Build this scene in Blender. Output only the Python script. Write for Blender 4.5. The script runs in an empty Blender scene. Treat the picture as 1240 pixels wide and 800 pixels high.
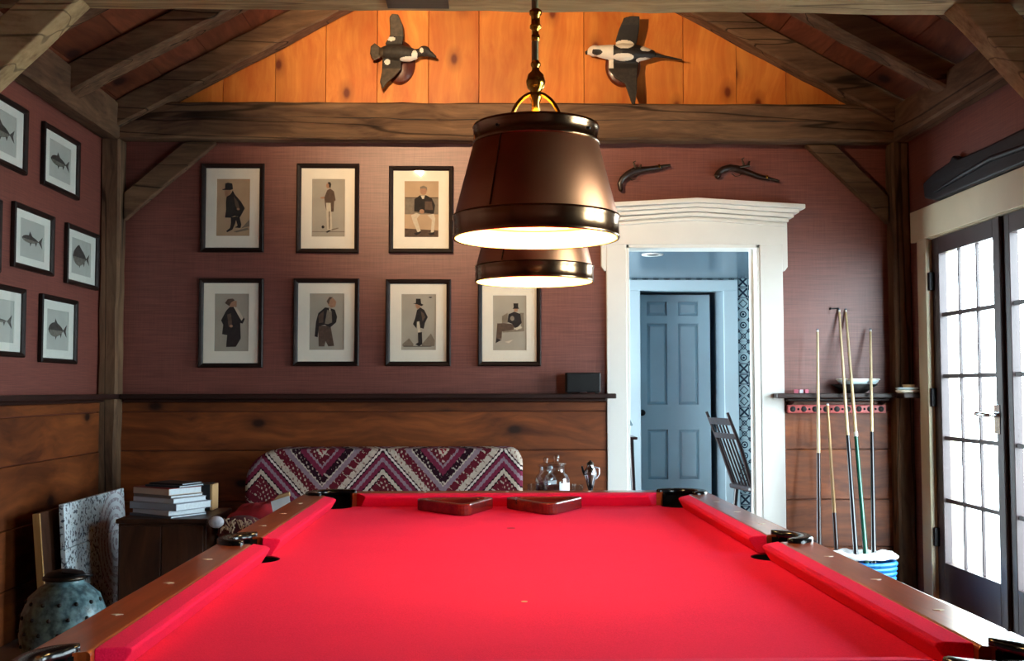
import bpy, bmesh, math, random
from mathutils import Vector, Matrix, noise as mnoise
random.seed(7)
PI = math.pi
S = bpy.context.scene
COL = S.collection
V = Vector

# ------------------------------------------------------------------ camera, world, exposure
F_PX = 1332.87; PITCH, YAW, ROLL, CZ = .0534631, .0235455, -.001035, 1.156
_fw = V((math.sin(YAW)*math.cos(PITCH), math.cos(YAW)*math.cos(PITCH), math.sin(PITCH)))
_r = V((math.cos(YAW), -math.sin(YAW), 0)); _u = _r.cross(_fw)
_r, _u = _r*math.cos(ROLL)+_u*math.sin(ROLL), _u*math.cos(ROLL)-_r*math.sin(ROLL)
cam = bpy.data.cameras.new('camera'); camo = bpy.data.objects.new('camera', cam); COL.objects.link(camo)
cam.sensor_width = 36; cam.lens = F_PX*36/1240; cam.clip_start = .05
camo.matrix_world = Matrix(((_r.x,_u.x,-_fw.x,0),(_r.y,_u.y,-_fw.y,0),(_r.z,_u.z,-_fw.z,CZ),(0,0,0,1)))
S.camera = camo
w = bpy.data.worlds.new('sky'); S.world = w; w.use_nodes = True
w.node_tree.nodes['Background'].inputs[0].default_value = (.80,.92,1,1)
w.node_tree.nodes['Background'].inputs[1].default_value = 10.5
S.view_settings.view_transform = 'Standard'; S.view_settings.look = 'None'
S.view_settings.exposure = 1.25; S.view_settings.gamma = 1; S.view_settings.use_curve_mapping = False
S.cycles.use_denoising = True; S.cycles.max_bounces = 10; S.cycles.diffuse_bounces = 6
S.cycles.glossy_bounces = 5; S.cycles.transparent_max_bounces = 12; S.cycles.caustics_reflective = False
S.cycles.sample_clamp_indirect = 6
def portal(loc, rot, sx, sy):
    l = bpy.data.lights.new('daylight_portal','AREA'); l.shape='RECTANGLE'; l.size=sx; l.size_y=sy; l.cycles.is_portal=True
    o = bpy.data.objects.new('daylight_portal', l); COL.objects.link(o); o.location=loc; o.rotation_euler=rot
BULB = 195.0      # strength of the lamp bulbs
SPOT = 135.0      # watts of the beam spotlight

# ------------------------------------------------------------------ photo pixel -> point on a plane
def _ray(x,y): return _r*((x-620)/F_PX)-_u*((y-400)/F_PX)+_fw
def PY(x,y,Y): d=_ray(x,y); return V((0,0,CZ))+d*(Y/d.y)
def PX(x,y,X): d=_ray(x,y); return V((0,0,CZ))+d*(X/d.x)
def PZ(x,y,Z): d=_ray(x,y); return V((0,0,CZ))+d*((Z-CZ)/d.z)

# ------------------------------------------------------------------ materials
def srgb(r,g,b):
    f=lambda c:(c/255/12.92 if c/255<=.04045 else ((c/255+.055)/1.055)**2.4)
    return (f(r),f(g),f(b),1)
class NT:
    def __init__(s,name):
        s.m=bpy.data.materials.new(name); s.m.use_nodes=True; s.t=s.m.node_tree
        s.b=s.t.nodes['Principled BSDF']; s.out=s.t.nodes['Material Output']
    def n(s,typ,**kw):
        k=s.t.nodes.new(typ)
        for a,v in kw.items():
            if a.startswith('i_'):
                key=a[2:]; key=int(key) if key.isdigit() else key.replace('_',' ')
                s.put(k.inputs[key],v)
            else: setattr(k,a,v)
        return k
    def put(s,inp,v):
        if hasattr(v,'is_output') or isinstance(v,bpy.types.NodeSocket): s.t.links.new(v,inp)
        else: inp.default_value=v
    def math(s,op,a,b=None,c=None):
        k=s.t.nodes.new('ShaderNodeMath'); k.operation=op; s.put(k.inputs[0],a)
        if b is not None: s.put(k.inputs[1],b)
        if c is not None: s.put(k.inputs[2],c)
        return k.outputs[0]
    def ramp(s,fac,stops,interp='LINEAR'):
        k=s.t.nodes.new('ShaderNodeValToRGB'); k.color_ramp.interpolation=interp
        e=k.color_ramp.elements
        while len(e)<len(stops): e.new(.5)
        for i,(p,c) in enumerate(stops): e[i].position=p; e[i].color=c
        s.put(k.inputs[0],fac); return k.outputs[0]
    def mix(s,fac,a,b,mode='MIX'):
        k=s.t.nodes.new('ShaderNodeMix'); k.data_type='RGBA'; k.blend_type=mode
        s.put(k.inputs[0],fac); s.put(k.inputs[6],a); s.put(k.inputs[7],b); return k.outputs[2]
    def set(s,**kw):
        for a,v in kw.items(): s.put(s.b.inputs[a.replace('_',' ')],v)
        return s
    def bump(s,h,strength=.2,dist=.01):
        k=s.n('ShaderNodeBump'); s.put(k.inputs['Height'],h); k.inputs['Strength'].default_value=strength
        k.inputs['Distance'].default_value=dist; s.t.links.new(k.outputs[0],s.b.inputs['Normal'])
    def coord(s,which='Object'): return s.n('ShaderNodeTexCoord').outputs[which]
def plain(name,c,rough=.5,metal=0,noise=0,scale=20,coat=0,spec=.5,bump=0):
    t=NT(name); t.set(Roughness=rough,Metallic=metal); t.b.inputs['Coat Weight'].default_value=coat
    t.b.inputs['Specular IOR Level'].default_value=spec
    if noise or bump:
        nz=t.n('ShaderNodeTexNoise',i_Scale=scale,i_Detail=5.,i_Vector=t.coord())
        a=tuple(x*(1-noise) for x in c[:3])+(1,); b=tuple(min(1,x*(1+noise)) for x in c[:3])+(1,)
        t.set(Base_Color=t.ramp(nz.outputs[0],[(.3,a),(.7,b)]))
        if bump: t.bump(nz.outputs[0],bump,.004)
    else: t.set(Base_Color=c)
    return t.m
def dvk(t,add): return add.outputs[0]
def wood(name,dark,light,axis='X',scale=7,stretch=14,rough=.55,knots=0,coat=0,bump=.25,vary=.25,cracks=0,spec=.4,knotc=None,patch=None,flat=False):
    t=NT(name); rnd=t.n('ShaderNodeObjectInfo').outputs['Random']
    off=t.n('ShaderNodeCombineXYZ'); r10=t.math('MULTIPLY',rnd,37.); r7=t.math('MULTIPLY',rnd,19.)
    for i,v in enumerate((r10,r7,r10)): t.put(off.inputs[i],v)
    add=t.n('ShaderNodeVectorMath',operation='ADD'); t.put(add.inputs[0],t.coord()); t.put(add.inputs[1],off.outputs[0])
    sc={'X':(scale/stretch,scale,scale),'Y':(scale,scale/stretch,scale),'Z':(scale,scale,scale/stretch)}[axis]
    mp=t.n('ShaderNodeMapping'); mp.inputs['Scale'].default_value=sc; t.put(mp.inputs[0],add.outputs[0])
    wp=t.n('ShaderNodeTexNoise',i_Scale=1.5,i_Detail=2.,i_Vector=add.outputs[0])
    dv=t.n('ShaderNodeVectorMath',operation='MULTIPLY_ADD'); t.put(dv.inputs[0],wp.outputs['Color']); dv.inputs[1].default_value=(1.1,1.1,1.1); t.put(dv.inputs[2],mp.outputs[0])
    g=t.n('ShaderNodeTexNoise',i_Scale=2.2,i_Detail=8.,i_Roughness=.62,i_Vector=dv.outputs[0])
    fine=t.n('ShaderNodeTexNoise',i_Scale=9.,i_Detail=4.,i_Vector=dv.outputs[0])
    h=t.math('ADD',t.math('MULTIPLY',g.outputs[0],.75),t.math('MULTIPLY',fine.outputs[0],.25))
    col=t.ramp(h,[(.32,dark),(.52,tuple((a+b)/2 for a,b in zip(dark,light))),(.68,light)])
    big=t.n('ShaderNodeTexNoise',i_Scale=2.3,i_Detail=3.,i_Vector=add.outputs[0])
    col=t.mix(t.math('MULTIPLY',t.math('GREATER_THAN',9.,1.),.45),col,t.ramp(big.outputs[0],[(.3,(.35,.35,.35,1)),(.7,(1,1,1,1))]),'MULTIPLY')
    if patch is not None:
        pn=t.n('ShaderNodeTexNoise',i_Scale=3.1,i_Detail=6.,i_Roughness=.7,i_Vector=add.outputs[0])
        col=t.mix(t.ramp(pn.outputs[0],[(.52,(0,0,0,1)),(.66,(.8,.8,.8,1))]),col,patch)
    if knots:
        k=t.n('ShaderNodeTexVoronoi'); k.voronoi_dimensions='2D'; k.feature='F1'; k.inputs['Scale'].default_value=knots
        ks=t.n('ShaderNodeSeparateXYZ',i_0=dvk(t,add)); kc=t.n('ShaderNodeCombineXYZ')
        ia,ib={'X':(0,2),'Y':(1,0 if flat else 2),'Z':(2,0)}[axis]
        t.put(kc.inputs[0],t.math('MULTIPLY',ks.outputs[ia],.6)); t.put(kc.inputs[1],ks.outputs[ib]); t.put(k.inputs['Vector'],kc.outputs[0])
        kd=t.ramp(k.outputs['Distance'],[(.03,(1,1,1,1)),(.065,(.4,.4,.4,1)),(.15,(0,0,0,1))])
        col=t.mix(kd,col,knotc or tuple(x*.25 for x in dark[:3])+(1,))
    hv=t.n('ShaderNodeHueSaturation'); t.put(hv.inputs['Color'],col); t.put(hv.inputs['Value'],t.math('MULTIPLY_ADD',rnd,2*vary,1-vary))
    col=hv.outputs[0]
    if cracks:
        cm=t.n('ShaderNodeMapping'); cm.inputs['Scale'].default_value={'X':(.22,5,5),'Y':(5,.22,5),'Z':(5,5,.22)}[axis]; t.put(cm.inputs[0],add.outputs[0])
        cn=t.n('ShaderNodeTexNoise',i_Scale=1.3,i_Detail=1.5,i_Vector=cm.outputs[0])
        ck=t.math('ABSOLUTE',t.math('SUBTRACT',cn.outputs[0],.5)); cf=t.ramp(ck,[(.003,(.1,.1,.1,1)),(.010,(1,1,1,1))])
        col=t.mix(cracks,col,t.mix(1.,col,cf,'MULTIPLY')); h=t.math('ADD',h,t.math('MULTIPLY',cf,.6))
    t.set(Base_Color=col,Roughness=rough); t.b.inputs['Coat Weight'].default_value=coat; t.b.inputs['Coat Roughness'].default_value=.12
    t.b.inputs['Specular IOR Level'].default_value=spec
    if bump: t.bump(h,bump,.006)
    return t.m
def grasscloth(name,c1,c2,horizontal=True):
    t=NT(name); mp=t.n('ShaderNodeMapping'); mp.inputs['Scale'].default_value=(6,6,230); t.put(mp.inputs[0],t.coord())
    a=t.n('ShaderNodeTexNoise',i_Scale=1.,i_Detail=4.,i_Vector=mp.outputs[0])
    mp2=t.n('ShaderNodeMapping'); mp2.inputs['Scale'].default_value=(160,160,5); t.put(mp2.inputs[0],t.coord())
    b=t.n('ShaderNodeTexNoise',i_Scale=1.,i_Detail=2.,i_Vector=mp2.outputs[0])
    h=t.math('ADD',t.math('MULTIPLY',a.outputs[0],.7),t.math('MULTIPLY',b.outputs[0],.3))
    t.set(Base_Color=t.ramp(h,[(.33,c1),(.66,c2)]),Roughness=.46); t.b.inputs['Specular IOR Level'].default_value=.85
    t.bump(h,.18,.003); return t.m
def emis(name,c,s):
    t=NT(name); t.set(Base_Color=(0,0,0,1),Emission_Color=c,Emission_Strength=s); return t.m
def glassy(name,tint=(1,1,1,1),rough=.02,base=.03):
    t=NT(name); tr=t.n('ShaderNodeBsdfTransparent',i_Color=tint); gl=t.n('ShaderNodeBsdfGlossy',i_Roughness=rough)
    fr=t.n('ShaderNodeFresnel',i_IOR=1.45); mx=t.n('ShaderNodeMixShader')
    geo=t.n('ShaderNodeNewGeometry'); f=t.math('MULTIPLY',t.math('ADD',fr.outputs[0],base-.03),t.math('SUBTRACT',1.,geo.outputs['Backfacing']))
    t.put(mx.inputs[0],f); t.t.links.new(tr.outputs[0],mx.inputs[1]); t.t.links.new(gl.outputs[0],mx.inputs[2])
    t.t.links.new(mx.outputs[0],t.out.inputs['Surface']); return t.m

M={}
M['wall']=grasscloth('grasscloth_maroon',srgb(102,50,42),srgb(136,78,66))
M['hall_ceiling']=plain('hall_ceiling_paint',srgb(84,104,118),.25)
M['hall_wall']=plain('hall_wall_paint',srgb(150,170,180),.6)
M['white']=plain('white_trim_paint',srgb(238,236,230),.35,noise=.02,scale=6)
M['cream_trim']=plain('cream_trim_paint',srgb(214,200,168),.5,noise=.04,scale=5)
for a in 'XYZ':
    M['beam'+a]=wood('weathered_beam_'+a,srgb(70,50,38),srgb(142,110,82),a,scale=6,stretch=16,rough=.8,bump=.5,cracks=.85,vary=.12,spec=.2)
    M['wains'+a]=wood('barn_plank_'+a,srgb(80,35,15),srgb(168,90,42),a,scale=5,stretch=9,rough=.45,knots=2.1,bump=.2,vary=.2,spec=.45)
for a in 'XZ': M['pale'+a]=wood('pale_beam_'+a,srgb(128,104,70),srgb(212,188,138),a,scale=6,stretch=14,rough=.8,bump=.6,cracks=.6,vary=.05,spec=.2,patch=srgb(176,156,116))  # near beam and braces: pale timber, colour lightened further in place of uplight
M['pine']=wood('pine_board',srgb(206,104,40),srgb(238,156,70),'Z',scale=5,stretch=12,rough=.5,knots=2.6,bump=.05,vary=.16,spec=.35,knotc=srgb(112,48,20))
M['deck']=wood('roof_board',srgb(92,44,30),srgb(150,84,56),'Y',scale=6,stretch=10,rough=.7,knots=1.5,bump=.15,vary=.18,spec=.2,flat=True)
M['ledge']=wood('dark_ledge',srgb(32,17,13),srgb(62,34,27),'X',scale=9,rough=.42,bump=.1,vary=.05)
M['floor']=wood('floor_board',srgb(70,40,24),srgb(118,74,46),'Y',scale=6,rough=.35,vary=.15,coat=.2)
M['railX']=wood('table_rail_X',srgb(128,48,16),srgb(182,88,38),'X',scale=14,stretch=18,rough=.28,bump=.02,vary=.03,coat=.5)
M['railY']=wood('table_rail_Y',srgb(128,48,16),srgb(182,88,38),'Y',scale=14,stretch=18,rough=.28,bump=.02,vary=.03,coat=.5)
M['railZ']=wood('table_leg_Z',srgb(84,36,18),srgb(138,66,34),'Z',scale=12,stretch=14,rough=.3,bump=.02,vary=.03,coat=.5)
M['rack']=wood('rack_wood',srgb(84,16,14),srgb(124,34,26),'X',scale=18,rough=.25,bump=.02,vary=.1,coat=.6)
t=NT('red_felt'); nz=t.n('ShaderNodeTexNoise',i_Scale=420.,i_Detail=3.,i_Vector=t.coord()); n2=t.n('ShaderNodeTexNoise',i_Scale=5.,i_Detail=4.,i_Vector=t.coord())
t.set(Base_Color=t.mix(t.ramp(n2.outputs[0],[(.35,(0,0,0,1)),(.65,(.5,.5,.5,1))]),t.ramp(nz.outputs[0],[(.3,srgb(204,12,54)),(.7,srgb(230,24,74))]),srgb(224,26,68)),Roughness=.9)
t.b.inputs['Sheen Weight'].default_value=.10; t.b.inputs['Sheen Tint'].default_value=srgb(255,120,160); t.b.inputs['Specular IOR Level'].default_value=.1
t.bump(nz.outputs[0],.25,.002); M['felt']=t.m
M['pocket']=plain('black_pocket_leather',srgb(8,8,9),.2,spec=.35)
M['cup']=plain('black_cup_leather',srgb(10,8,8),.85,spec=.1)
M['maroonweave']=plain('maroon_woven_cloth',srgb(84,26,32),.9,noise=.5,scale=55,bump=.5)
M['pearl']=plain('pearl_inlay',srgb(226,214,190),.25)
t=NT('antique_brass'); nz=t.n('ShaderNodeTexNoise',i_Scale=3.,i_Detail=6.,i_Vector=t.coord())
t.set(Base_Color=t.ramp(nz.outputs[0],[(.35,srgb(164,100,68)),(.65,srgb(190,132,92))]),Metallic=.85,Roughness=.40); M['shade']=t.m
M['shade_band']=plain('aged_brass_band',srgb(158,124,90),.2,1,noise=.12,scale=4)
M['brass']=plain('polished_brass',srgb(222,172,70),.16,1)
M['rod']=plain('dull_brass_rod',srgb(196,182,134),.34,1)
M['shade_in']=plain('shade_inner_enamel',srgb(248,222,130),.5)
M['bulb']=emis('warm_bulb',(1,.76,.46,1),BULB)
M['black']=plain('black_plastic',srgb(16,15,17),.5,noise=.2,scale=90)
M['blackgrille']=plain('black_grille',srgb(10,10,11),.8,noise=.5,scale=300,bump=.6)
M['frame']=wood('dark_frame_wood',srgb(22,13,10),srgb(48,28,20),'X',scale=14,rough=.5,bump=.04,vary=.1,coat=0,spec=.25)
M['mat']=plain('cream_mat_board',srgb(248,238,218),.85,noise=.02)
M['fishmat']=plain('pale_mat_board',srgb(232,238,228),.85,noise=.02)
M['print_tan']=plain('tan_print_paper',srgb(190,160,126),.85,noise=.10,scale=9)
M['print_grey']=plain('grey_print_paper',srgb(176,166,148),.85,noise=.08,scale=9)
M['fishpaper']=plain('grey_green_print_paper',srgb(186,194,186),.85,noise=.05,scale=9)
M['ink']=plain('print_black',srgb(38,32,30),.85,noise=.35,scale=60)
M['inkbrown']=plain('print_brown',srgb(92,72,58),.85,noise=.25,scale=60)
M['inkgrey']=plain('print_midgrey',srgb(132,118,100),.85,noise=.15,scale=60)
M['inkskin']=plain('print_skin',srgb(172,128,98),.85,noise=.12,scale=60)
M['inkpale']=plain('print_pale',srgb(208,194,168),.85,noise=.08,scale=60)
M['fishink']=plain('fish_dark',srgb(62,64,60),.85,noise=.4,scale=70)
M['fishbelly']=plain('fish_belly',srgb(118,118,108),.85,noise=.3,scale=80)
M['pglass']=glassy('picture_glass')
M['doorglass']=glassy('door_glass',(.97,1,1,1))
M['frenchdoor']=plain('dark_door_paint',srgb(58,44,46),.4,noise=.12,scale=8)
M['iron']=plain('black_iron',srgb(20,19,22),.4,.6)
M['chrome']=plain('bright_steel',srgb(190,195,200),.18,1)
M['halldoor']=plain('blue_grey_door_paint',srgb(180,208,218),.35,noise=.03,scale=6)
M['hallwhite']=plain('hall_white_paint',srgb(206,226,232),.4)
M['darkchair']=wood('dark_chair_wood',srgb(20,12,14),srgb(52,32,32),'Z',scale=10,rough=.3,vary=.05,coat=.3)
M['gunwood']=wood('gun_stock_wood',srgb(22,12,9),srgb(52,29,19),'X',scale=20,rough=.35,vary=.1,coat=.3)
M['gunmetal']=plain('gun_metal',srgb(72,64,56),.35,.9,noise=.2,scale=40)
M['silver']=plain('silver',srgb(200,200,205),.15,1)
M['jarglass']=glassy('jar_glass',(.93,.95,.96,1),.01,.17)
M['jarlabel']=plain('jar_label',srgb(224,224,232),.7)
M['chip']=plain('jar_contents',srgb(120,60,56),.7,noise=.5,scale=40)
M['cue_light']=wood('cue_maple',srgb(206,178,132),srgb(236,214,172),'Z',scale=20,rough=.25,bump=0,vary=.08,coat=.5)
M['cue_tan']=wood('cue_tan',srgb(186,140,84),srgb(216,172,112),'Z',scale=20,rough=.25,bump=0,vary=.05,coat=.5)
M['cue_black']=plain('cue_black',srgb(22,22,28),.2,coat=.6)
M['cue_brown']=plain('cue_brown',srgb(52,30,24),.22,coat=.6)
M['cue_green']=plain('cue_green',srgb(18,84,66),.2,coat=.6)
M['cue_white']=plain('cue_white',srgb(232,230,224),.3)
M['tip']=plain('cue_tip',srgb(60,80,110),.9)
M['bluewicker']=plain('blue_wicker',srgb(34,120,186),.45,noise=.25,scale=60)
M['whitecloth']=plain('white_cloth',srgb(226,230,232),.9,noise=.06,scale=20,bump=.4)
M['redcloth']=plain('red_cloth',srgb(158,22,34),.9,noise=.25,scale=14,bump=.4)
M['pink']=plain('pink_chalk',srgb(222,120,140),.9,noise=.1)
M['redrack']=plain('red_painted_rack',srgb(196,84,82),.35,noise=.15,scale=12)
M['dark']=plain('dark_hollow',srgb(18,12,12),.6)
M['navy']=wood('dark_mounted_wood',srgb(10,11,17),srgb(24,26,36),'Y',scale=12,rough=.5,vary=.05)
M['cabinet']=wood('cabinet_wood',srgb(48,27,18),srgb(92,56,36),'Z',scale=5,stretch=8,rough=.45,vary=.05)
M['fringe']=plain('fringe_wool',srgb(196,168,142),.9,noise=.3,scale=60)
M['pompom']=plain('white_wool',srgb(214,214,222),1.,noise=.1,scale=60,bump=1.)
M['tan']=plain('tan_card',srgb(196,156,108),.8)
t=NT('speckled_teal_ceramic'); vo=t.n('ShaderNodeTexVoronoi',i_Scale=26.,i_Vector=t.coord()); nz=t.n('ShaderNodeTexNoise',i_Scale=40.,i_Detail=5.,i_Vector=t.coord())
c=t.ramp(nz.outputs[0],[(.35,srgb(54,86,96)),(.65,srgb(120,158,166))]); t.set(Base_Color=c,Roughness=.35); t.bump(nz.outputs[0],.3,.004); M['teal']=t.m
t=NT('painted_lace'); vo=t.n('ShaderNodeTexVoronoi',i_Scale=48.,i_Vector=t.coord()); vo.feature='DISTANCE_TO_EDGE'
nz=t.n('ShaderNodeTexNoise',i_Scale=60.,i_Detail=3.,i_Vector=t.coord())
d=t.math('GREATER_THAN',nz.outputs[0],.565); sp=t.n('ShaderNodeSeparateXYZ',i_0=t.coord())
ry=t.math('SUBTRACT',sp.outputs[1],.70); rz=t.math('SUBTRACT',sp.outputs[2],.36)
rr=t.math('SQRT',t.math('ADD',t.math('MULTIPLY',ry,ry),t.math('MULTIPLY',t.math('MULTIPLY',rz,rz),1.)))
ring=t.math('GREATER_THAN',t.math('SINE',t.math('MULTIPLY',rr,150.)),.2)
inside=t.math('LESS_THAN',rr,.27)
base=t.mix(d,srgb(222,236,242),srgb(92,104,116))
ringc=t.mix(t.math('MULTIPLY',ring,t.math('GREATER_THAN',nz.outputs[0],.46)),srgb(226,234,240),srgb(170,164,174))
t.set(Base_Color=t.mix(inside,base,ringc),Roughness=.6); M['lace']=t.m
# kilim: zigzag bands
def kilim(name,x0,P):
    t=NT(name); sp=t.n('ShaderNodeSeparateXYZ',i_0=t.coord())
    x=t.math('SUBTRACT',sp.outputs[0],x0); tri=t.math('PINGPONG',x,P/2)
    jag=t.math('MULTIPLY',t.math('PINGPONG',sp.outputs[0],.008),.9)
    v=t.math('ADD',t.math('ADD',sp.outputs[2],t.math('MULTIPLY',t.math('SUBTRACT',sp.outputs[1],5.92),-.3)),t.math('ADD',t.math('MULTIPLY',tri,1.12),jag))
    f=t.math('DIVIDE',t.math('SUBTRACT',v,.50),.78)
    mar=srgb(104,26,40); dk=srgb(44,16,28); cr=srgb(206,190,172); gy=srgb(150,128,138); pu=srgb(124,40,66); wh=srgb(228,214,204); rd=srgb(150,34,48)
    st=[(.55,mar),(.70,dk),(.71,cr),(.735,dk),(.745,pu),(.775,gy),(.80,pu),(.825,dk),(.835,wh),(.85,dk),(.857,cr),(.905,mar),(.965,gy),(1.0,cr),(1.01,dk),(1.06,pu),(1.10,gy),(1.115,mar),(1.16,cr),(1.175,rd),(1.23,dk),(1.24,cr)]
    colr=t.ramp(f,[((p-.50)/.78,c) for p,c in st],'CONSTANT')
    # small woven motifs
    px=t.math('PINGPONG',t.math('ADD',x,t.math('MULTIPLY',v,.6)),.017); pz=t.math('PINGPONG',t.math('SUBTRACT',sp.outputs[2],t.math('MULTIPLY',tri,.8)),.014)
    mo=t.math('GREATER_THAN',t.math('ADD',px,pz),.021)
    nz=t.n('ShaderNodeTexNoise',i_Scale=70.,i_Detail=2.,i_Vector=t.coord()); mo2=t.math('MULTIPLY',mo,t.math('GREATER_THAN',nz.outputs[0],.47))
    inv=t.mix(.75,colr,t.ramp(f,[((p-.50)/.78,(mar if c in(cr,gy,wh) else cr)) for p,c in st],'CONSTANT'))
    bandon=t.ramp(f,[((p-.50)/.78,(1,1,1,1) if p in(.55,.857,.905,1.01,1.115,1.175) else (0,0,0,1)) for p,c in st],'CONSTANT')
    col=t.mix(t.math('MULTIPLY',mo2,bandon),colr,inv)
    col=t.mix(.35,col,t.ramp(nz.outputs[0],[(.3,(.4,.4,.4,1)),(.7,(1,1,1,1))]),'MULTIPLY')
    t.set(Base_Color=col,Roughness=.9); t.b.inputs['Specular IOR Level'].default_value=.15
    t.bump(nz.outputs[0],.3,.003); return t.m
# tiles: four patterns in the tile's own coordinates (local x,z in +-.045)
def tilemat(name,kind):
    t=NT(name); sp=t.n('ShaderNodeSeparateXYZ',i_0=t.coord()); ax=t.math('ABSOLUTE',sp.outputs[0]); az=t.math('ABSOLUTE',sp.outputs[2])
    r=t.math('SQRT',t.math('ADD',t.math('MULTIPLY',ax,ax),t.math('MULTIPLY',az,az))); s=t.math('ADD',ax,az); d=t.math('ABSOLUTE',t.math('SUBTRACT',ax,az)); mx=t.math('MAXIMUM',ax,az)
    lt=lambda a,b:t.math('LESS_THAN',a,b)
    ringf=lambda q,c,w_:lt(t.math('ABSOLUTE',t.math('SUBTRACT',q,c)),w_)
    if kind==0: m=t.math('MAXIMUM',t.math('MULTIPLY',lt(d,.011),lt(r,.05)),ringf(mx,.04,.003))
    elif kind==1: m=t.math('MAXIMUM',ringf(r,.024,.005),t.math('MAXIMUM',lt(r,.011),lt(.053,r)))
    elif kind==2: m=t.math('MAXIMUM',ringf(s,.034,.005),lt(.068,s))
    else: m=t.math('MAXIMUM',lt(d,.005),t.math('MAXIMUM',lt(.07,s),ringf(r,.018,.004)))
    t.set(Base_Color=t.mix(m,srgb(186,212,216),srgb(20,44,66)),Roughness=.25); return t.m
TILES=[tilemat('tile_pattern_%d'%k,k) for k in range(4)]

# ------------------------------------------------------------------ mesh helpers
class MB:
    def __init__(s): s.v=[]; s.f=[]; s.m=[]; s.sm=[]
    def add(s,vs,fs,mi=0,sm=False):
        o=len(s.v); s.v+= [V(p) for p in vs]
        for f in fs: s.f.append(tuple(i+o for i in f)); s.m.append(mi); s.sm.append(sm)
        return s
    def box(s,x0,x1,y0,y1,z0,z1,mi=0):
        x0,x1=min(x0,x1),max(x0,x1); y0,y1=min(y0,y1),max(y0,y1); z0,z1=min(z0,z1),max(z0,z1)
        return s.add([(x,y,z) for x in(x0,x1) for y in(y0,y1) for z in(z0,z1)],[(0,1,3,2),(4,6,7,5),(0,4,5,1),(2,3,7,6),(0,2,6,4),(1,5,7,3)],mi)
    def tube(s,pts,rad,n=10,mi=0,cap=True,sm=True):
        pts=[V(p) for p in pts]; rad=rad if isinstance(rad,(list,tuple)) else [rad]*len(pts)
        ring=[]; up=None
        for i,p in enumerate(pts):
            d=(pts[min(i+1,len(pts)-1)]-pts[max(i-1,0)]); d=d.normalized() if d.length>1e-9 else V((0,0,1))
            if up is None: up=d.orthogonal().normalized()
            a=(up-d*up.dot(d)); a=a.normalized() if a.length>1e-6 else d.orthogonal().normalized(); up=a; b=d.cross(a)
            ring.append([p+(a*math.cos(2*PI*k/n)+b*math.sin(2*PI*k/n))*rad[i] for k in range(n)])
        vs=[q for r_ in ring for q in r_]; fs=[]
        for i in range(len(pts)-1):
            for k in range(n): fs.append((i*n+k,i*n+(k+1)%n,(i+1)*n+(k+1)%n,(i+1)*n+k))
        s.add(vs,fs,mi,sm)
        if cap:
            s.add(ring[0],[tuple(range(n-1,-1,-1))],mi); s.add(ring[-1],[tuple(range(n))],mi)
        return s
    def lathe(s,prof,c=(0,0,0),n=32,mi=0,sm=True,sx=1,sy=1,axis='Z'):
        c=V(c); vs=[]; fs=[]
        for r_,z in prof:
            for k in range(n):
                p=(r_*math.cos(2*PI*k/n)*sx,r_*math.sin(2*PI*k/n)*sy,z)
                if axis=='X': p=(p[2],p[0],p[1])
                elif axis=='Y': p=(p[0],p[2],p[1])
                vs.append(c+V(p))
        for i in range(len(prof)-1):
            for k in range(n): fs.append((i*n+k,i*n+(k+1)%n,(i+1)*n+(k+1)%n,(i+1)*n+k))
        return s.add(vs,fs,mi,sm)
    def prism(s,poly,t0,t1,plane='XZ',mi=0):
        f={'XZ':lambda a,b,t:(a,t,b),'YZ':lambda a,b,t:(t,a,b),'XY':lambda a,b,t:(a,b,t)}[plane]; n=len(poly)
        vs=[f(a,b,t0) for a,b in poly]+[f(a,b,t1) for a,b in poly]
        return s.add(vs,[tuple(range(n-1,-1,-1)),tuple(range(n,2*n))]+[(i,(i+1)%n,n+(i+1)%n,n+i) for i in range(n)],mi)
    def ball(s,c,r,n=12,mi=0,sx=1,sy=1,sz=1):
        m=n//2; return s.lathe([(max(1e-4,r*math.sin(PI*i/m)),-r*math.cos(PI*i/m)*sz) for i in range(m+1)],c,n,mi,True,sx,sy)
    def xf(s,mat): s.v=[mat@p for p in s.v]; return s
OFF={}
def finish(me):
    bm=bmesh.new(); bm.from_mesh(me); bmesh.ops.recalc_face_normals(bm,faces=bm.faces); bm.to_mesh(me); bm.free()
def build(name,mb,mats,parent=None,bevel=0,seg=2,world=True,recalc=True):
    me=bpy.data.meshes.new(name)
    off=OFF.get(parent.name,V()) if (parent is not None and world) else V()
    me.from_pydata([p-off for p in mb.v],[],mb.f)
    mats=mats if isinstance(mats,(list,tuple)) else [mats]
    for m in mats: me.materials.append(M[m] if isinstance(m,str) else m)
    me.polygons.foreach_set('material_index',mb.m); me.polygons.foreach_set('use_smooth',mb.sm)
    if recalc: finish(me)
    o=bpy.data.objects.new(name,me); COL.objects.link(o)
    if parent is not None: o.parent=parent
    OFF[o.name]=off
    if bevel:
        b=o.modifiers.new('bevel','BEVEL'); b.width=bevel; b.segments=seg; b.limit_method='ANGLE'; b.angle_limit=.7
    return o
def tag(o,label=None,cat=None,group=None,kind=None):
    if label: o['label']=label
    if cat: o['category']=cat
    if group: o['group']=group
    if kind: o['kind']=kind
    return o
def struct(o): o['kind']='structure'; return o
def thing(name,label,cat,loc=(0,0,0),rz=0,group=None):
    o=bpy.data.objects.new(name,None); COL.objects.link(o); o.location=loc; o.rotation_euler=(0,0,rz); o.empty_display_size=.05
    OFF[o.name]=V(loc); return tag(o,label,cat,group)
def copy_tree(o,parent=None):
    c=o.copy(); COL.objects.link(c); c.parent=parent
    for ch in list(o.children): copy_tree(ch,c)
    return c
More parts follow.
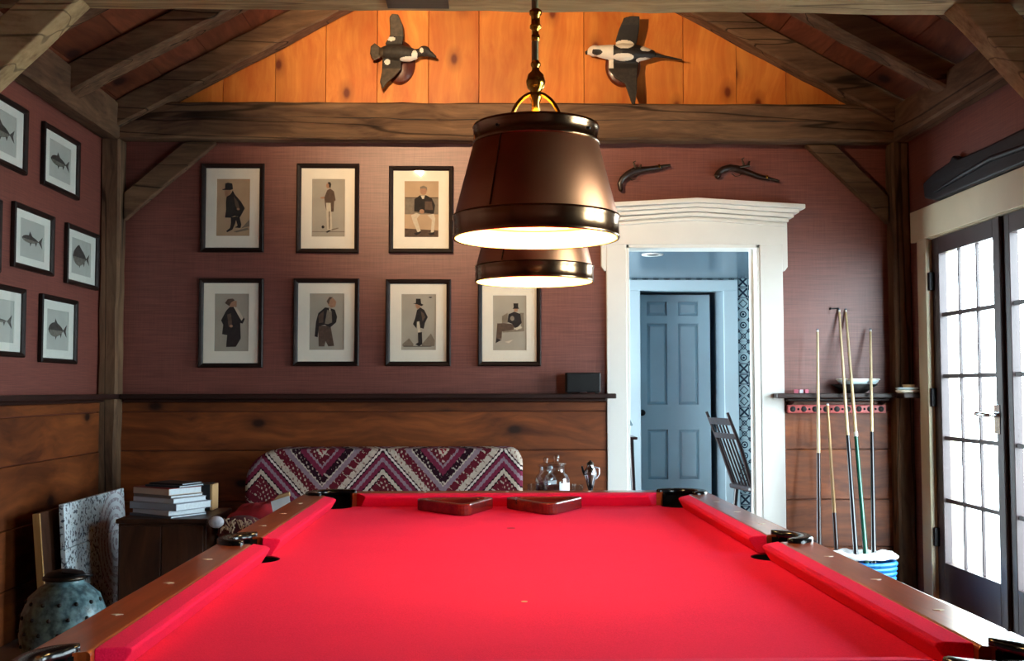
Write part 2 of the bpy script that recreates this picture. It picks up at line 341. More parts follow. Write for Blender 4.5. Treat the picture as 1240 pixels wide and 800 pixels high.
def hewn(mb,p0,p1,w_,h_,up=(0,0,1),amp=.006,step=.12,mi=0,seed=0):
    p0,p1=V(p0),V(p1); d=(p1-p0); L=d.length; d.normalize(); up=V(up); side=d.cross(up).normalized(); up=side.cross(d).normalized()
    n=max(2,int(L/step)); c=.012; a,b=w_/2,h_/2
    cs=[(-a+c,-b),(0,-b),(a-c,-b),(a,-b+c),(a,0),(a,b-c),(a-c,b),(0,b),(-a+c,b),(-a,b-c),(-a,0),(-a,-b+c)]; k=len(cs); vs=[]; fs=[]
    for i in range(n+1):
        q=p0+d*(L*i/n)
        for (x,y) in cs:
            p=q+side*x+up*y; nn=mnoise.noise_vector(p*5+V((seed,seed*2,0)))
            vs.append(p+side*nn.x*amp+up*nn.y*amp)
    for i in range(n):
        for j in range(k): fs.append((i*k+j,i*k+(j+1)%k,(i+1)*k+(j+1)%k,(i+1)*k+j))
    fs.append(tuple(range(k-1,-1,-1))); fs.append(tuple(range(n*k,n*k+k)))
    return mb.add(vs,fs,mi)
def evaluated(o):
    dg=bpy.context.evaluated_depsgraph_get(); me=bpy.data.meshes.new_from_object(o.evaluated_get(dg)); old=o.data; o.modifiers.clear(); o.data=me
    bpy.data.meshes.remove(old)
def round_poly(pts,r,seg=5):
    out=[]; n=len(pts)
    for i in range(n):
        p,a,b=V(pts[i]),V(pts[i-1]),V(pts[(i+1)%n]); rr=r[i] if isinstance(r,(list,tuple)) else r
        d1=(a-p).normalized(); d2=(b-p).normalized(); ang=d1.angle(d2); t=rr/math.tan(ang/2); c=p+(d1+d2).normalized()*(rr/math.sin(ang/2))
        s=p+d1*t; e=p+d2*t; a0=math.atan2(s.y-c.y,s.x-c.x); a1=math.atan2(e.y-c.y,e.x-c.x); da=(a1-a0+PI)%(2*PI)-PI
        out+=[(c.x+rr*math.cos(a0+da*k/seg),c.y+rr*math.sin(a0+da*k/seg)) for k in range(seg+1)]
    return out
# ------------------------------------------------------------------ room shell
WL,WR,WB,RY=-2.2,2.46,6.4,-1.3
CX=.176; SL=.54
deckz=lambda x: 2.96+SL*(2.0-abs(x-CX))
fl_=struct(build('floor',MB().box(WL-.15,WR+.15,RY-.15,WB,-.08,-.022),'floor')); OFF['floor']=V()
for k in range(20):
    a=WL+(WR-WL)*k/20; build('board',MB().box(a+.0012,a+(WR-WL)/20-.0012,RY,WB,-.022,random.uniform(-.0012,0)),'floor',fl_)
DL,DR,DT=.815,1.60,2.0                                   # doorway
struct(build('wall_back',MB().prism([(WL-.15,0),(DL,0),(DL,DT),(DR,DT),(DR,0),(WR+.15,0),(WR+.15,deckz(WR+.15)),(CX,deckz(CX)),(WL-.15,deckz(WL-.15))],WB,WB+.15,'XZ'),'wall'))
struct(build('wall_left',MB().box(WL-.15,WL,RY,WB,0,2.70),'wall'))
FY0,FY1,FT=4.385,6.035,2.0                              # french doors
NY0,NY1=1.0,2.6                                         # glazed opening nearer the camera
wr=MB().prism([(RY,0),(NY0,0),(NY0,FT),(NY1,FT),(NY1,0),(FY0,0),(FY0,FT),(FY1,FT),(FY1,0),(WB,0),(WB,2.68),(RY,2.68)],WR,WR+.15,'YZ')
struct(build('wall_right',wr,'wall'))
struct(build('wall_rear',MB().prism([(WL-.15,0),(WR+.15,0),(WR+.15,deckz(WR+.15)),(CX,deckz(CX)),(WL-.15,deckz(WL-.15))],RY-.15,RY,'XZ'),'wall'))
struct(build('terrace_ground',MB().box(WR+.15,WR+9,-4,11,-.12,-.04),plain('pale_paving',srgb(190,188,182),.8,noise=.1,scale=3)))
tag(bpy.data.objects['terrace_ground'],'pale paved ground outside the glazed doors')
# roof deck: boards running front to back
def roof_e(side):
    e=bpy.data.objects.new('ceiling_slope',None); COL.objects.link(e); e['kind']='structure'; e['label']='sloping board ceiling on the %s side'%side; return e
ceil=bpy.data.objects.new('ceiling',None); COL.objects.link(ceil); struct(ceil); OFF['ceiling']=V()
n=10
for sg in(-1,1):
    tot=2.53; xs=[CX+sg*tot*k/n for k in range(n+1)]
    for k in range(n):
        a,b=xs[k]+sg*.003,xs[k+1]-sg*.003; dz=random.uniform(0,.008)
        build('board',MB().prism([(a,deckz(a)+dz),(b,deckz(b)+dz),(b,deckz(b)+.025),(a,deckz(a)+.025)],RY-.15,WB+.15,'XZ'),'deck',ceil)
build('roof_sheathing',MB().prism([(CX-2.55,deckz(CX-2.55)+.03),(CX,deckz(CX)+.03),(CX+2.55,deckz(CX+2.55)+.03),(CX+2.55,deckz(CX+2.55)+.06),(CX,deckz(CX)+.06),(CX-2.55,deckz(CX-2.55)+.06)],RY-.15,WB+.15,'XZ'),'deck',ceil)
# gable pine boards (upright), parts of the back wall
wb=bpy.data.objects['wall_back']; OFF['wall_back']=V()
edges=[PY(x,100,6.385).x for x in(150,210,271,334,395,457,519,580,648,707,767,827,891,951,1015,1085)]
botz=2.80; shade_seq=[.5]*20
for a,b in zip(edges[:-1],edges[1:]):
    a+=.0015; b-=.0015; top=[(a,deckz(a)-.002),(b,deckz(b)-.002)]
    poly=[(a,botz),(b,botz),(b,deckz(b)-.002)]+([(CX,deckz(CX)-.002)] if a<CX<b else [])+[(a,deckz(a)-.002)]
    dz=random.uniform(0,.004); build('pine_board',MB().prism(poly,6.368+dz,6.399,'XZ'),'pine',wb,bevel=.0015,seg=1)
# wainscot planks
ZS=[0,.245,.518,.807,1.03,1.085]
def planks(name_parent,a,b,axis,pos,depth):
    for z0,z1 in zip(ZS[:-1],ZS[1:]):
        e=random.uniform(-.003,.003)
        if axis=='X': build('plank',MB().box(a,b,pos-depth+e,pos-.001,z0+.002,z1-.002),'wainsX',name_parent,bevel=.003,seg=1)
        else: build('plank',MB().box(pos+.001*(1 if depth>0 else -1),pos+depth+e,a,b,z0+.002,z1-.002),'wainsY',name_parent,bevel=.003,seg=1)
for nme in('wall_left','wall_right','wall_rear'): OFF[nme]=V()
CL0,CL1,CR0,CR1=.70,.83,1.588,1.735
planks(wb,WL+.1,CL0-.002,'X',WB,.022); planks(wb,CR1+.002,WR-.1,'X',WB,.022)
planks(bpy.data.objects['wall_left'],RY,WB-.13,'Y',WL,.022)
planks(bpy.data.objects['wall_right'],RY,NY0-.12,'Y',WR,-.022); planks(bpy.data.objects['wall_right'],NY1+.12,FY0-.14,'Y',WR,-.022)
# ledge above the wainscot
def ledge(n_,mb): o=build('trim_%d'%n_,mb,'ledge',bevel=.006); struct(o); return o
ZT,ZB=1.132,1.086
ledge(1,MB().box(WL+.13,PY(746,480,6.3).x,WB-.13,WB-.001,ZT-.028,ZT).box(WL+.13,CL0-.005,WB-.055,WB-.001,ZB,ZT-.028))
ledge(2,MB().box(WL+.001,WL+.13,RY+.01,WB-.001,ZT-.028,ZT).box(WL+.001,WL+.055,RY+.01,WB-.15,ZB,ZT-.028))
ledge(3,MB().box(PY(941,482,6.28).x,WR-.001,WB-.13,WB-.001,ZT-.028,ZT).box(CR1+.005,WR-.12,WB-.055,WB-.001,ZB,ZT-.028))
ledge(4,MB().box(WR-.11,WR-.001,FY1+.115,WB-.132,ZT-.028,ZT))
# ------------------------------------------------------------------ timber frame
G='weathered timbers of the roof frame'
def timber(name,label,p0,p1,w_,h_,mat,up=(0,0,1),amp=.006,seed=0):
    return tag(build(name,hewn(MB(),p0,p1,w_,h_,up,amp,seed=seed),mat),label,'beam',None)
timber('tie_beam','long weathered beam across the back wall below the pine gable',(WL+.005,6.325,2.70),(WR-.005,6.325,2.70),.115,.215,'beamX',seed=1)
cr=[(-2.05+4.3*k/44,6.2665,2.705+.012*mnoise.noise(V((k*.21,3,0)))+(.012 if k<16 else -.004)*math.sin(k*.16)) for k in range(45)]
build('long_crack',MB().tube(cr,[.0004+.0030*abs(mnoise.noise(V((k*.33,7,0))))*2 for k in range(45)],6),'dark',bpy.data.objects['tie_beam'])
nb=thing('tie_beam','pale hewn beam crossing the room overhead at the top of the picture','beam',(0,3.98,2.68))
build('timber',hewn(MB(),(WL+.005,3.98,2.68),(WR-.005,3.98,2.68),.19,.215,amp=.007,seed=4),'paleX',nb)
build('mortise_patch',MB().box(PZ(470,10,2.57).x,PZ(544,10,2.57).x,3.91,4.02,2.566,2.576),'gunwood',nb)
timber('tie_beam','weathered tie beam behind the viewpoint',(WL+.005,.9,2.68),(WR-.005,.9,2.68),.19,.215,'beamX',seed=6)
timber('wall_plate','weathered plate beam along the top of the left wall',(WL+.055,RY+.01,2.69),(WL+.055,6.262,2.69),.11,.205,'beamY',seed=2)
timber('wall_plate','weathered plate beam along the top of the right wall',(WR-.05,RY+.01,2.69),(WR-.05,6.262,2.69),.10,.205,'beamY',seed=3)
timber('corner_post','grey weathered post in the left back corner',(WL+.056,6.335,.003),(WL+.056,6.335,2.587),.11,.12,'beamZ',(0,1,0),seed=5)
timber('corner_post','brown weathered post in the right back corner by the glazed doors',(WR-.052,6.335,.003),(WR-.052,6.335,2.587),.10,.12,'beamZ',(0,1,0),seed=8)
timber('wall_post','weathered post on the left wall under the near beam',(WL+.056,3.98,.003),(WL+.056,3.98,2.58),.11,.17,'beamZ',(0,1,0),seed=9)
timber('wall_post','weathered post on the right wall under the near beam',(WR-.05,3.98,.003),(WR-.05,3.98,2.58),.10,.17,'beamZ',(0,1,0),seed=10)
def brace(label,sg,y,th,poly,mat,seed):
    m=MB(); n=8; (ax,az),(bx,bz),(cx,cz),(dx,dz)=poly     # a->b lower edge, d->c upper edge
    vs=[]
    for k in range(n+1):
        t_=k/n
        for yy in(y-th/2,y+th/2):
            for (px,pz,qx,qz) in((ax,az,bx,bz),(dx,dz,cx,cz)):
                q=V((px+(qx-px)*t_,yy,pz+(qz-pz)*t_)); e=mnoise.noise_vector(q*6+V((seed,0,0)))*.005 if 0<k<n else V(); vs.append(q+V((e.x,e.y,e.z)))
    fs=[(0,1,3,2),(n*4+2,n*4+3,n*4+1,n*4)]
    for k in range(n):
        for a,b in((0,1),(1,3),(3,2),(2,0)): fs.append((k*4+a,k*4+b,k*4+4+b,k*4+4+a))
    return tag(build('knee_brace',m.add(vs,fs),mat,bevel=.006),label,'beam')
LP,RP,BB=WL+.119,WR-.109,2.585
brace('slanting brace between left corner post and back beam',-1,6.355,.06,[(LP,2.13),(-1.56,BB),(-1.74,BB),(LP,2.29)],'beamX',11)
brace('slanting brace between right corner post and back beam',1,6.355,.06,[(RP,2.12),(1.87,BB),(2.04,BB),(RP,2.28)],'beamX',12)
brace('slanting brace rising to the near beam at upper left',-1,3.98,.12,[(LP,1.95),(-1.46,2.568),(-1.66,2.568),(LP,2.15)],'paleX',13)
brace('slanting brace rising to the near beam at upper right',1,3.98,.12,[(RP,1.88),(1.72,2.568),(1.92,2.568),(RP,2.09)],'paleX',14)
ridge=timber('ridge_beam','ridge beam under the roof peak, out of sight overhead',(CX,RY+.01,3.90),(CX,WB-.04,3.90),.12,.2,'beamY',seed=15)
def rafter(label,sg,y,seed,w_=.13):
    x0=WL+.02 if sg<0 else WR-.02; h_=.14
    z0=deckz(x0)-h_/2/math.cos(math.atan(SL))-.004; x1=CX+sg*.065; z1=deckz(x1)-h_/2/math.cos(math.atan(SL))-.004
    timber('rafter',label,(x0,y,z0),(x1,y,z1),w_,h_,'beamX',up=(-sg*SL,0,1) if False else (0,0,1),seed=seed,amp=.008)
for i,(y,ds) in enumerate([(6.29,'against the pine gable'),(5.58,'second from the back wall'),(4.85,'just behind the near beam'),(3.98,'standing over the near beam'),(3.2,'first on this side of the near beam'),(2.4,'second on this side of the near beam'),(1.6,'third on this side of the near beam'),(.8,'fourth on this side of the near beam')]):
    for sg,nm in((-1,'left'),(1,'right')):
        rafter('weathered rafter on the %s roof slope %s'%(nm,ds),sg,y,20+i*2+sg,.13 if i else .14)

# ------------------------------------------------------------------ doorway trim (white)
d1=bpy.data.objects.new('trim_5',None); COL.objects.link(d1); OFF['trim_5']=V(); tag(struct(d1),'white painted doorway surround with a shallow peaked head')
build('casing',MB().box(CL0,CL1-.012,WB-.03,WB,0,2.0),'white',d1,bevel=.004)
build('casing',MB().box(CR0+.012,CR1,WB-.03,WB,0,2.0),'white',d1,bevel=.004)
HC=(CL0+CR1)/2; hw=(CR1-CL0)/2
build('head_board',MB().prism([(CL0,2.0-.002),(CR1,1.998),(CR1,2.14),(HC,2.165),(CL0,2.14)],WB-.035,WB,'XZ'),'white',d1,bevel=.003)
for k,(ov,z,th,dp) in enumerate([(.015,2.105,.018,.05),(.03,2.13,.02,.065),(.055,2.153,.022,.085),(.08,2.176,.022,.105),(.11,2.198,.026,.13)]):
    z+=.0; pk=.036
    build('crown_moulding',MB().prism([(HC-hw-ov,z),(HC,z+pk),(HC+hw+ov,z),(HC+hw+ov,z+th),(HC,z+th+pk),(HC-hw-ov,z+th)],WB-dp,WB,'XZ'),'white',d1,bevel=.004)
for sg in(-1,1):
    xe=HC+sg*hw
    build('side_ear',MB().prism([(xe,2.13),(xe+sg*.03,2.13),(xe+sg*.03,1.87),(xe+sg*.012,1.845),(xe,1.845)],WB-.028,WB,'XZ'),'white',d1,bevel=.003)
build('jamb',MB().box(DL,DL+.018,WB-.025,WB+.16,0,DT),'white',d1); build('jamb',MB().box(DR-.018,DR,WB-.025,WB+.16,0,DT),'white',d1)
build('jamb_head',MB().box(DL,DR,WB-.025,WB+.16,DT-.018,DT),'white',d1)
build('door_stop',MB().box(DR-.034,DR-.018,WB+.06,WB+.10,0,DT-.018),'white',d1); build('door_stop',MB().box(DL+.018,DL+.030,WB+.06,WB+.10,0,DT-.018),'white',d1)
for z in(.38,1.08,1.74): build('hinge',MB().box(DR-.022,DR-.016,WB+.102,WB+.145,z,z+.1),'iron' if z>1 else 'chrome',d1)

# ------------------------------------------------------------------ hall beyond the doorway
HY=9.45; HX0,HX1,HZ=-.5,2.6,2.11
struct(build('floor_hall',MB().box(HX0,HX1,WB,HY+.7,-.08,0),'floor'))
struct(build('ceiling_hall',MB().box(HX0,HX1,WB+.15,HY+.7,HZ,HZ+.06),'hall_ceiling'))
ix0,ix1=PY(774,352,HY).x,PY(876,352,HY).x; it=PY(820,352,HY).z; ox0,ox1=PY(762,400,HY).x,PY(893,400,HY).x; ot=PY(820,339,HY).z
hwl=struct(build('wall_hall_back',MB().prism([(HX0,0),(ix0,0),(ix0,it),(ix1,it),(ix1,0),(HX1,0),(HX1,HZ),(HX0,HZ)],HY,HY+.12,'XZ'),'hall_wall'))
OFF[hwl.name]=V()
struct(build('wall_hall_left',MB().prism([(WB+.15,0),(HY+.7,0),(HY+.7,HZ),(WB+.15,HZ)][:0]+[(WB+.15,0),(7.1,0),(7.1,1.95),(9.0,1.95),(9.0,0),(HY+.7,0),(HY+.7,HZ),(WB+.15,HZ)],HX0-.1,HX0,'YZ'),'hall_wall'))
struct(build('wall_hall_right',MB().box(HX1,HX1+.1,WB+.15,HY+.7,0,HZ),'hall_wall'))
struct(build('wall_hall_recess',MB().box(ix0-.15,ix0,HY+.12,HY+.6,0,HZ).box(ix1,ix1+.15,HY+.12,HY+.6,0,HZ).box(ix0-.15,ix1+.15,HY+.60,HY+.64,0,HZ),'hall_wall'))
wh=bpy.data.objects.new('window_1',None); COL.objects.link(wh); OFF['window_1']=V(); tag(struct(wh),'tall hall window, out of sight to the left')
for y0,y1,z0,z1 in[(7.1,7.16,0,1.95),(8.94,9.0,0,1.95),(7.16,8.94,1.89,1.95),(7.16,8.94,0,.06),(8.02,8.08,.06,1.89)]: build('window_frame',MB().box(HX0-.08,HX0-.02,y0,y1,z0,z1),'hallwhite',wh)
for y0,y1 in((7.16,8.02),(8.08,8.94)): build('pane',MB().box(HX0-.052,HX0-.048,y0,y1,.06,1.89),'doorglass',wh)
portal((HX0-.12,8.05,.97),(0,-PI/2,0),1.9,1.84)
tr=bpy.data.objects.new('trim_6',None); COL.objects.link(tr); OFF['trim_6']=V(); tag(struct(tr),'pale casing around the inner hall door')
build('casing',MB().box(ox0,ix0+.004,HY-.03,HY,0,it),'hallwhite',tr,bevel=.004); build('casing',MB().box(ix1-.004,ox1,HY-.03,HY,0,it),'hallwhite',tr,bevel=.004)
build('casing_head',MB().box(ox0,ox1,HY-.03,HY,it,ot),'hallwhite',tr,bevel=.004)
# six panel door standing in the recess
dY=HY+.30; dx0,dx1,dzt=ix0+.004,ix1-.06,it-.01
hd=bpy.data.objects.new('door_1',None); COL.objects.link(hd); OFF['door_1']=V(); tag(struct(hd),'blue grey panelled door at the end of the hall')
dw=dx1-dx0; st=.105; mid=.10; rails=[(.02,.36),(.80,1.02),(1.74,1.81),(dzt-.06,dzt)]
for a,b in((dx0,dx0+st),(dx0+dw/2-mid/2,dx0+dw/2+mid/2),(dx1-st,dx1)): build('stile',MB().box(a,b,dY,dY+.04,.02,dzt),'halldoor',hd)
for a,b in rails:
    for c,d in((dx0+st,dx0+dw/2-mid/2),(dx0+dw/2+mid/2,dx1-st)): build('rail',MB().box(c,d,dY,dY+.04,a,b),'halldoor',hd)
for (a,b) in((.36,.80),(1.02,1.74),(1.81,dzt-.06)):
    for c,d in((dx0+st,dx0+dw/2-mid/2),(dx0+dw/2+mid/2,dx1-st)):
        m=MB(); e=.028; q=[(c,a),(d,a),(d,b),(c,b)]; i_=[(c+e,a+e),(d-e,a+e),(d-e,b-e),(c+e,b-e)]
        m.add([(x,dY+.03,z) for x,z in q]+[(x,dY+.010,z) for x,z in i_]+[(x,dY+.036,z) for x,z in q],[(0,1,5,4),(1,2,6,5),(2,3,7,6),(3,0,4,7),(4,5,6,7),(8,9,10,11)])
        build('panel',m,'halldoor',hd)
kb=build('knob',MB().lathe([(.001,0),(.012,-.0),(.012,-.03),(.026,-.04),(.028,-.06),(.015,-.07),(.001,-.07)],(dx0+.05,dY,.95),16,axis='Y'),'iron',hd)
# wall tiles, parts of the hall's back wall
tm=[]
for k in range(4):
    me=bpy.data.meshes.new('tile'); g=.0455; mb=MB().box(-g,g,-.006,.0,-g,g); me.from_pydata(mb.v,[],mb.f); me.materials.append(TILES[k]); finish(me); tm.append(me)
TP=.0935
def tile(x,z,k):
    o=bpy.data.objects.new('tile',tm[k%4]); COL.objects.link(o); o.parent=hwl; o.location=(x,HY-.001,z)
for c in range(4):
    for r_ in range(22): tile(ox1+TP*(c+.5)+.003,ot+.03-TP*(r_+.5),(r_*3+c*2+(r_*r_)%5))
for c in range(2):
    for r_ in range(22): tile(ox0-TP*(c+.5)-.003,ot+.03-TP*(r_+.5),(r_*3+c+1))
# (the narrow strip over the casing)
me=bpy.data.meshes.new('cut_tile'); mb=MB().box(-.0455,.0455,-.006,0,-.008,.008); me.from_pydata(mb.v,[],mb.f); me.materials.append(TILES[3]); finish(me)
for c in range(10):
    o=bpy.data.objects.new('tile',me); COL.objects.link(o); o.parent=hwl; o.location=(ox0+TP*(c+.5),HY-.001,ot+.010)
rl=thing('recessed_light','round white recessed light in the hall ceiling','light',(1.18,7.74,HZ))
build('trim_ring',MB().lathe([(.045,-.004),(.075,-.006),(.078,0)],(1.18,7.74,HZ),28),'white',rl); build('lamp_cup',MB().lathe([(.001,-.001),(.045,-.002),(.045,-.004)],(1.18,7.74,HZ),28),'dark',rl)

# ------------------------------------------------------------------ french doors
def french(nm,label,y0,y1,hinge):
    d=bpy.data.objects.new(nm,None); COL.objects.link(d); OFF[nm]=V(); tag(struct(d),label)
    X0,X1=WR+.015,WR+.06; zb,zt=.012,FT-.014; py0,py1=y0+.085,y1-.092 if hinge>0 else y1-.085
    if hinge<0: py0,py1=y0+.092,y1-.085
    pz0,pz1=.22,1.895
    for a,b in((y0,py0),(py1,y1)): build('stile',MB().box(X0,X1,a,b,zb,zt),'frenchdoor',d,bevel=.003)
    build('bottom_rail',MB().box(X0,X1,py0,py1,zb,pz0),'frenchdoor',d,bevel=.003); build('top_rail',MB().box(X0,X1,py0,py1,pz1,zt),'frenchdoor',d,bevel=.003)
    gw=.016
    ys=[py0+(py1-py0)*k/3 for k in range(4)]; zs=[pz0+(pz1-pz0)*k/5 for k in range(6)]
    for y in ys[1:3]: build('muntin',MB().box(X0+.012,X0+.030,y-.006,y+.006,pz0,pz1),'frenchdoor',d,bevel=.003)
    for z in zs[1:5]:
        for a,b in zip(ys[:-1],ys[1:]): build('muntin',MB().box(X0+.010,X0+.032,a+.006,b-.006,z-.011,z+.011),'frenchdoor',d,bevel=.003)
    for a,b in zip(ys[:-1],ys[1:]):
        for c,e in zip(zs[:-1],zs[1:]): build('pane',MB().box(X0+.020,X0+.024,a+.002,b-.002,c+.002,e-.002),'doorglass',d)
    yh=y1 if hinge>0 else y0
    for z in(.30,1.06,1.70): build('hinge',MB().box(WR-.012,WR+.02,yh-.03*hinge if hinge>0 else yh-.01,yh+.012 if hinge>0 else yh+.03,z,z+.1),'iron',d,bevel=.002)
    return d
fm=(FY0+FY1)/2
f1=french('door_2','dark glazed door leaf nearest the corner post',fm+.002,FY1-.004,1)
f2=french('door_3','dark glazed door leaf at the right edge of the picture',FY0+.004,fm-.002,-1)
hy,hz=fm+.04,1.03
h=build('door_handle',MB().box(WR-.006,WR+.016,hy-.03,hy+.03,hz-.09,hz+.05).tube([(WR+.01,hy,hz),(WR-.045,hy,hz),(WR-.052,hy+.012,hz),(WR-.052,hy+.12,hz+.005)],.011,12),'chrome',f1,bevel=.003)
build('astragal',MB().box(WR-.004,WR+.016,fm-.022,fm+.006,.015,FT-.016),'frenchdoor',f2,bevel=.003)
t7=bpy.data.objects.new('trim_7',None); COL.objects.link(t7); OFF['trim_7']=V(); tag(struct(t7),'cream casing around the glazed doors')
build('casing',MB().box(WR-.022,WR,FY1-.012,FY1+.11,0,FT-.01),'cream_trim',t7,bevel=.003); build('casing',MB().box(WR-.022,WR,FY0-.11,FY0+.012,0,FT-.01),'cream_trim',t7,bevel=.003)
build('casing_head',MB().box(WR-.026,WR,FY0-.19,FY1+.19,FT-.01,2.165),'cream_trim',t7,bevel=.003)
build('jamb',MB().box(WR,WR+.15,FY1-.004,FY1+.0,0,FT),'cream_trim',t7); build('jamb',MB().box(WR,WR+.15,FY0,FY0+.004,0,FT),'cream_trim',t7); build('jamb_head',MB().box(WR,WR+.15,FY0,FY1,FT-.012,FT),'cream_trim',t7)
portal((WR+.16,fm,FT/2),(0,PI/2,0),FT,FY1-FY0)


# glazed opening nearer the viewpoint, out of sight on the right
w2=bpy.data.objects.new('window_2',None); COL.objects.link(w2); OFF['window_2']=V(); tag(struct(w2),'tall glazed opening in the right wall beside the viewpoint')
nm=(NY0+NY1)/2
for y0,y1,z0,z1 in[(NY0,NY0+.09,.02,FT),(NY1-.09,NY1,.02,FT),(nm-.08,nm+.08,.02,FT)]+[(a,b,z0,z1) for a,b in((NY0+.09,nm-.08),(nm+.08,NY1-.09)) for z0,z1 in((.02,.22),(FT-.1,FT),(.54,.56),(.87,.89),(1.21,1.23),(1.55,1.57))]: build('window_frame',MB().box(WR+.015,WR+.06,y0,y1,z0,z1),'frenchdoor',w2)
for a,b in((NY0+.09,nm-.08),(nm+.08,NY1-.09)): build('pane',MB().box(WR+.036,WR+.040,a,b,.22,FT-.1),'doorglass',w2)
portal((WR+.16,nm,FT/2),(0,PI/2,0),FT,NY1-NY0)
# ------------------------------------------------------------------ pool table
TX,TY=.071,2.586; W_,L_=.559,1.118; BEDZ=.7635; NOSE=.800; RT=.807; WI,WO=W_+.041,.685; LI,LO=L_+.041,L_+.126
tb=thing('pool_table','full size pool table with bright red cloth and brown wood rails','pool table',(TX,TY,0))
def cutters():
    out=[]
    for sx in(-1,1):
        for sy,r_,cx,cy in((-1,.064,W_+.024,L_+.024),(0,.060,W_+.050,0),(1,.064,W_+.024,L_+.024)):
            o=build('cutter',MB().prism([(sx*cx+r_*math.cos(2*PI*k/36),sy*cy+r_*math.sin(2*PI*k/36)) for k in range(36)],.5,1.0,'XY'),'felt',tb,world=False); out.append(o)
    return out
CUT=cutters()
def pocketed(name,mb,mat,bevel=0,near=None):
    o=build(name,mb,mat,tb,world=False)
    if bevel:
        b=o.modifiers.new('b','BEVEL'); b.width=bevel; b.segments=3; b.limit_method='ANGLE'; b.angle_limit=.7
    cs=[c for c in CUT]
    for c in cs:
        m=o.modifiers.new('cut','BOOLEAN'); m.operation='DIFFERENCE'; m.object=c; m.solver='EXACT'
    bpy.context.view_layer.update(); evaluated(o); return o
pocketed('bed',MB().box(-WI-.02,WI+.02,-LI-.02,LI+.02,.72,BEDZ),'felt')
for sx in(-1,1):
    for sy in(-1,1):
        pocketed('side_rail',MB().prism([(sx*WI,0),(sx*WO,0),(sx*WO,sy*LO),(sx*WI,sy*LI)],.69,RT,'XY'),'railY',.006)
for sy in(-1,1):
    pocketed('end_rail',MB().prism([(-WI,sy*LI),(-WO,sy*LO),(WO,sy*LO),(WI,sy*LI)],.69,RT,'XY'),'railX',.006)
for c in CUT: bpy.data.objects.remove(c)
PROF=[(0,.7975),(.002,.8005),(.009,.8035),(.041,.8072),(.041,.7645),(.020,.7645),(.002,.7925)]
def cushion(a0,a1,b0,b1,fn):
    # nose runs a0..a1, back runs b0..b1 ; fn(along, outward, z)->xyz
    n=len(PROF); vs=[]
    for k in range(2):
        for (o_,z) in PROF:
            t_=o_/.041; al=(a0,a1)[k]*(1-t_)+(b0,b1)[k]*t_; vs.append(fn(al,o_,z))
    build('cushion',MB().add(vs,[tuple(range(n)),tuple(range(n,2*n))]+[(i,(i+1)%n,n+(i+1)%n,n+i) for i in range(n)]),'felt',tb,world=False,bevel=.002)
for sx in(-1,1):
    for sy in(-1,1):
        cushion(.064,L_-.085,.052,L_-.052,lambda al,o_,z:(sx*(W_+o_),sy*al,z))
for sy in(-1,1):
    cushion(-(W_-.085),W_-.085,-(W_-.052),W_-.052,lambda al,o_,z:(al,sy*(L_+o_),z))
def arc_ring(c,rxo,ryo,rxi,ryi,a0,a1,z0,z1,n=28):
    m=MB(); vs=[]
    sec=[(0,z0),(0,z1-.004),(.15,z1),(.85,z1),(1,z1-.004),(1,z0)]
    for k in range(n+1):
        a=a0+(a1-a0)*k/n; tp=min(1,min(k,n-k)/4+.35)
        for t_,z in sec:
            mid=.5; tt=mid+(t_-mid)*tp
            rx=rxi+(rxo-rxi)*tt; ry=ryi+(ryo-ryi)*tt; vs.append((c[0]+rx*math.cos(a),c[1]+ry*math.sin(a),z))
    q=len(sec); fs=[(i*q+j,i*q+(j+1)%q,(i+1)*q+(j+1)%q,(i+1)*q+j) for i in range(n) for j in range(q)]
    fs+= [tuple(range(q-1,-1,-1)),tuple(range(n*q,n*q+q))]
    return m.add(vs,fs,0,True)
for sx in(-1,1):
    for sy in(-1,0,1):
        if sy==0:
            c=(sx*(W_+.050),0); p=build('pocket',arc_ring(c,.082,.098,.048,.056,(0 if sx>0 else PI)-1.45,(0 if sx>0 else PI)+1.45,.795,.817),'pocket',tb,world=False); r_=.059
        else:
            c=(sx*(W_+.024),sy*(L_+.024)); a=math.atan2(sy,sx); p=build('pocket',arc_ring(c,.093,.093,.058,.058,a-1.9,a+1.9,.795,.816),'pocket',tb,world=False); r_=.0632
        build('pocket_cup',MB().lathe([(r_,.7615),(r_,.66),(r_*.8,.62),(.001,.61),(.001,.614),(r_*.78,.624),(r_-.003,.662),(r_-.003,.7615),(r_,.7615)],(c[0],c[1],0),24),'cup',p,world=False)
        aa=(0 if sx>0 else PI) if sy==0 else math.atan2(sy,sx); da=1.5 if sy==0 else 1.75
        build('pocket_liner',MB().add([(c[0]+q*math.cos(aa-da+2*da*k/24),c[1]+q*math.sin(aa-da+2*da*k/24),z) for k in range(25) for q,z in((r_,.75),(r_,.803),(r_-.003,.803),(r_-.003,.75))],[(k*4+j,k*4+(j+1)%4,k*4+4+(j+1)%4,k*4+4+j) for k in range(24) for j in range(4)]),'cup',p,world=False)
gd=.010
for sx in(-1,1):
    for y in(-.839,-.559,-.28,.28,.559,.839):
        x=sx*(WI+.045); build('rail_sight',MB().prism([(x-.010,y),(x,y-.006),(x+.010,y),(x,y+.006)],RT-.002,RT+.0008,'XY'),'pearl',tb,world=False)
for sy in(-1,1):
    for x in(-.28,0,.28):
        y=sy*(LI+.045); build('rail_sight',MB().prism([(x-.006,y),(x,y-.010),(x+.006,y),(x,y+.010)],RT-.002,RT+.0008,'XY'),'pearl',tb,world=False)
for sx in(-1,1): build('apron',MB().box(sx*.60,sx*.655,-LO+.05,LO-.05,.56,.69),'railY',tb,world=False,bevel=.006)
for sy in(-1,1): build('apron',MB().box(-.60,.60,sy*(LO-.10),sy*(LO-.05),.56,.69),'railX',tb,world=False,bevel=.006)
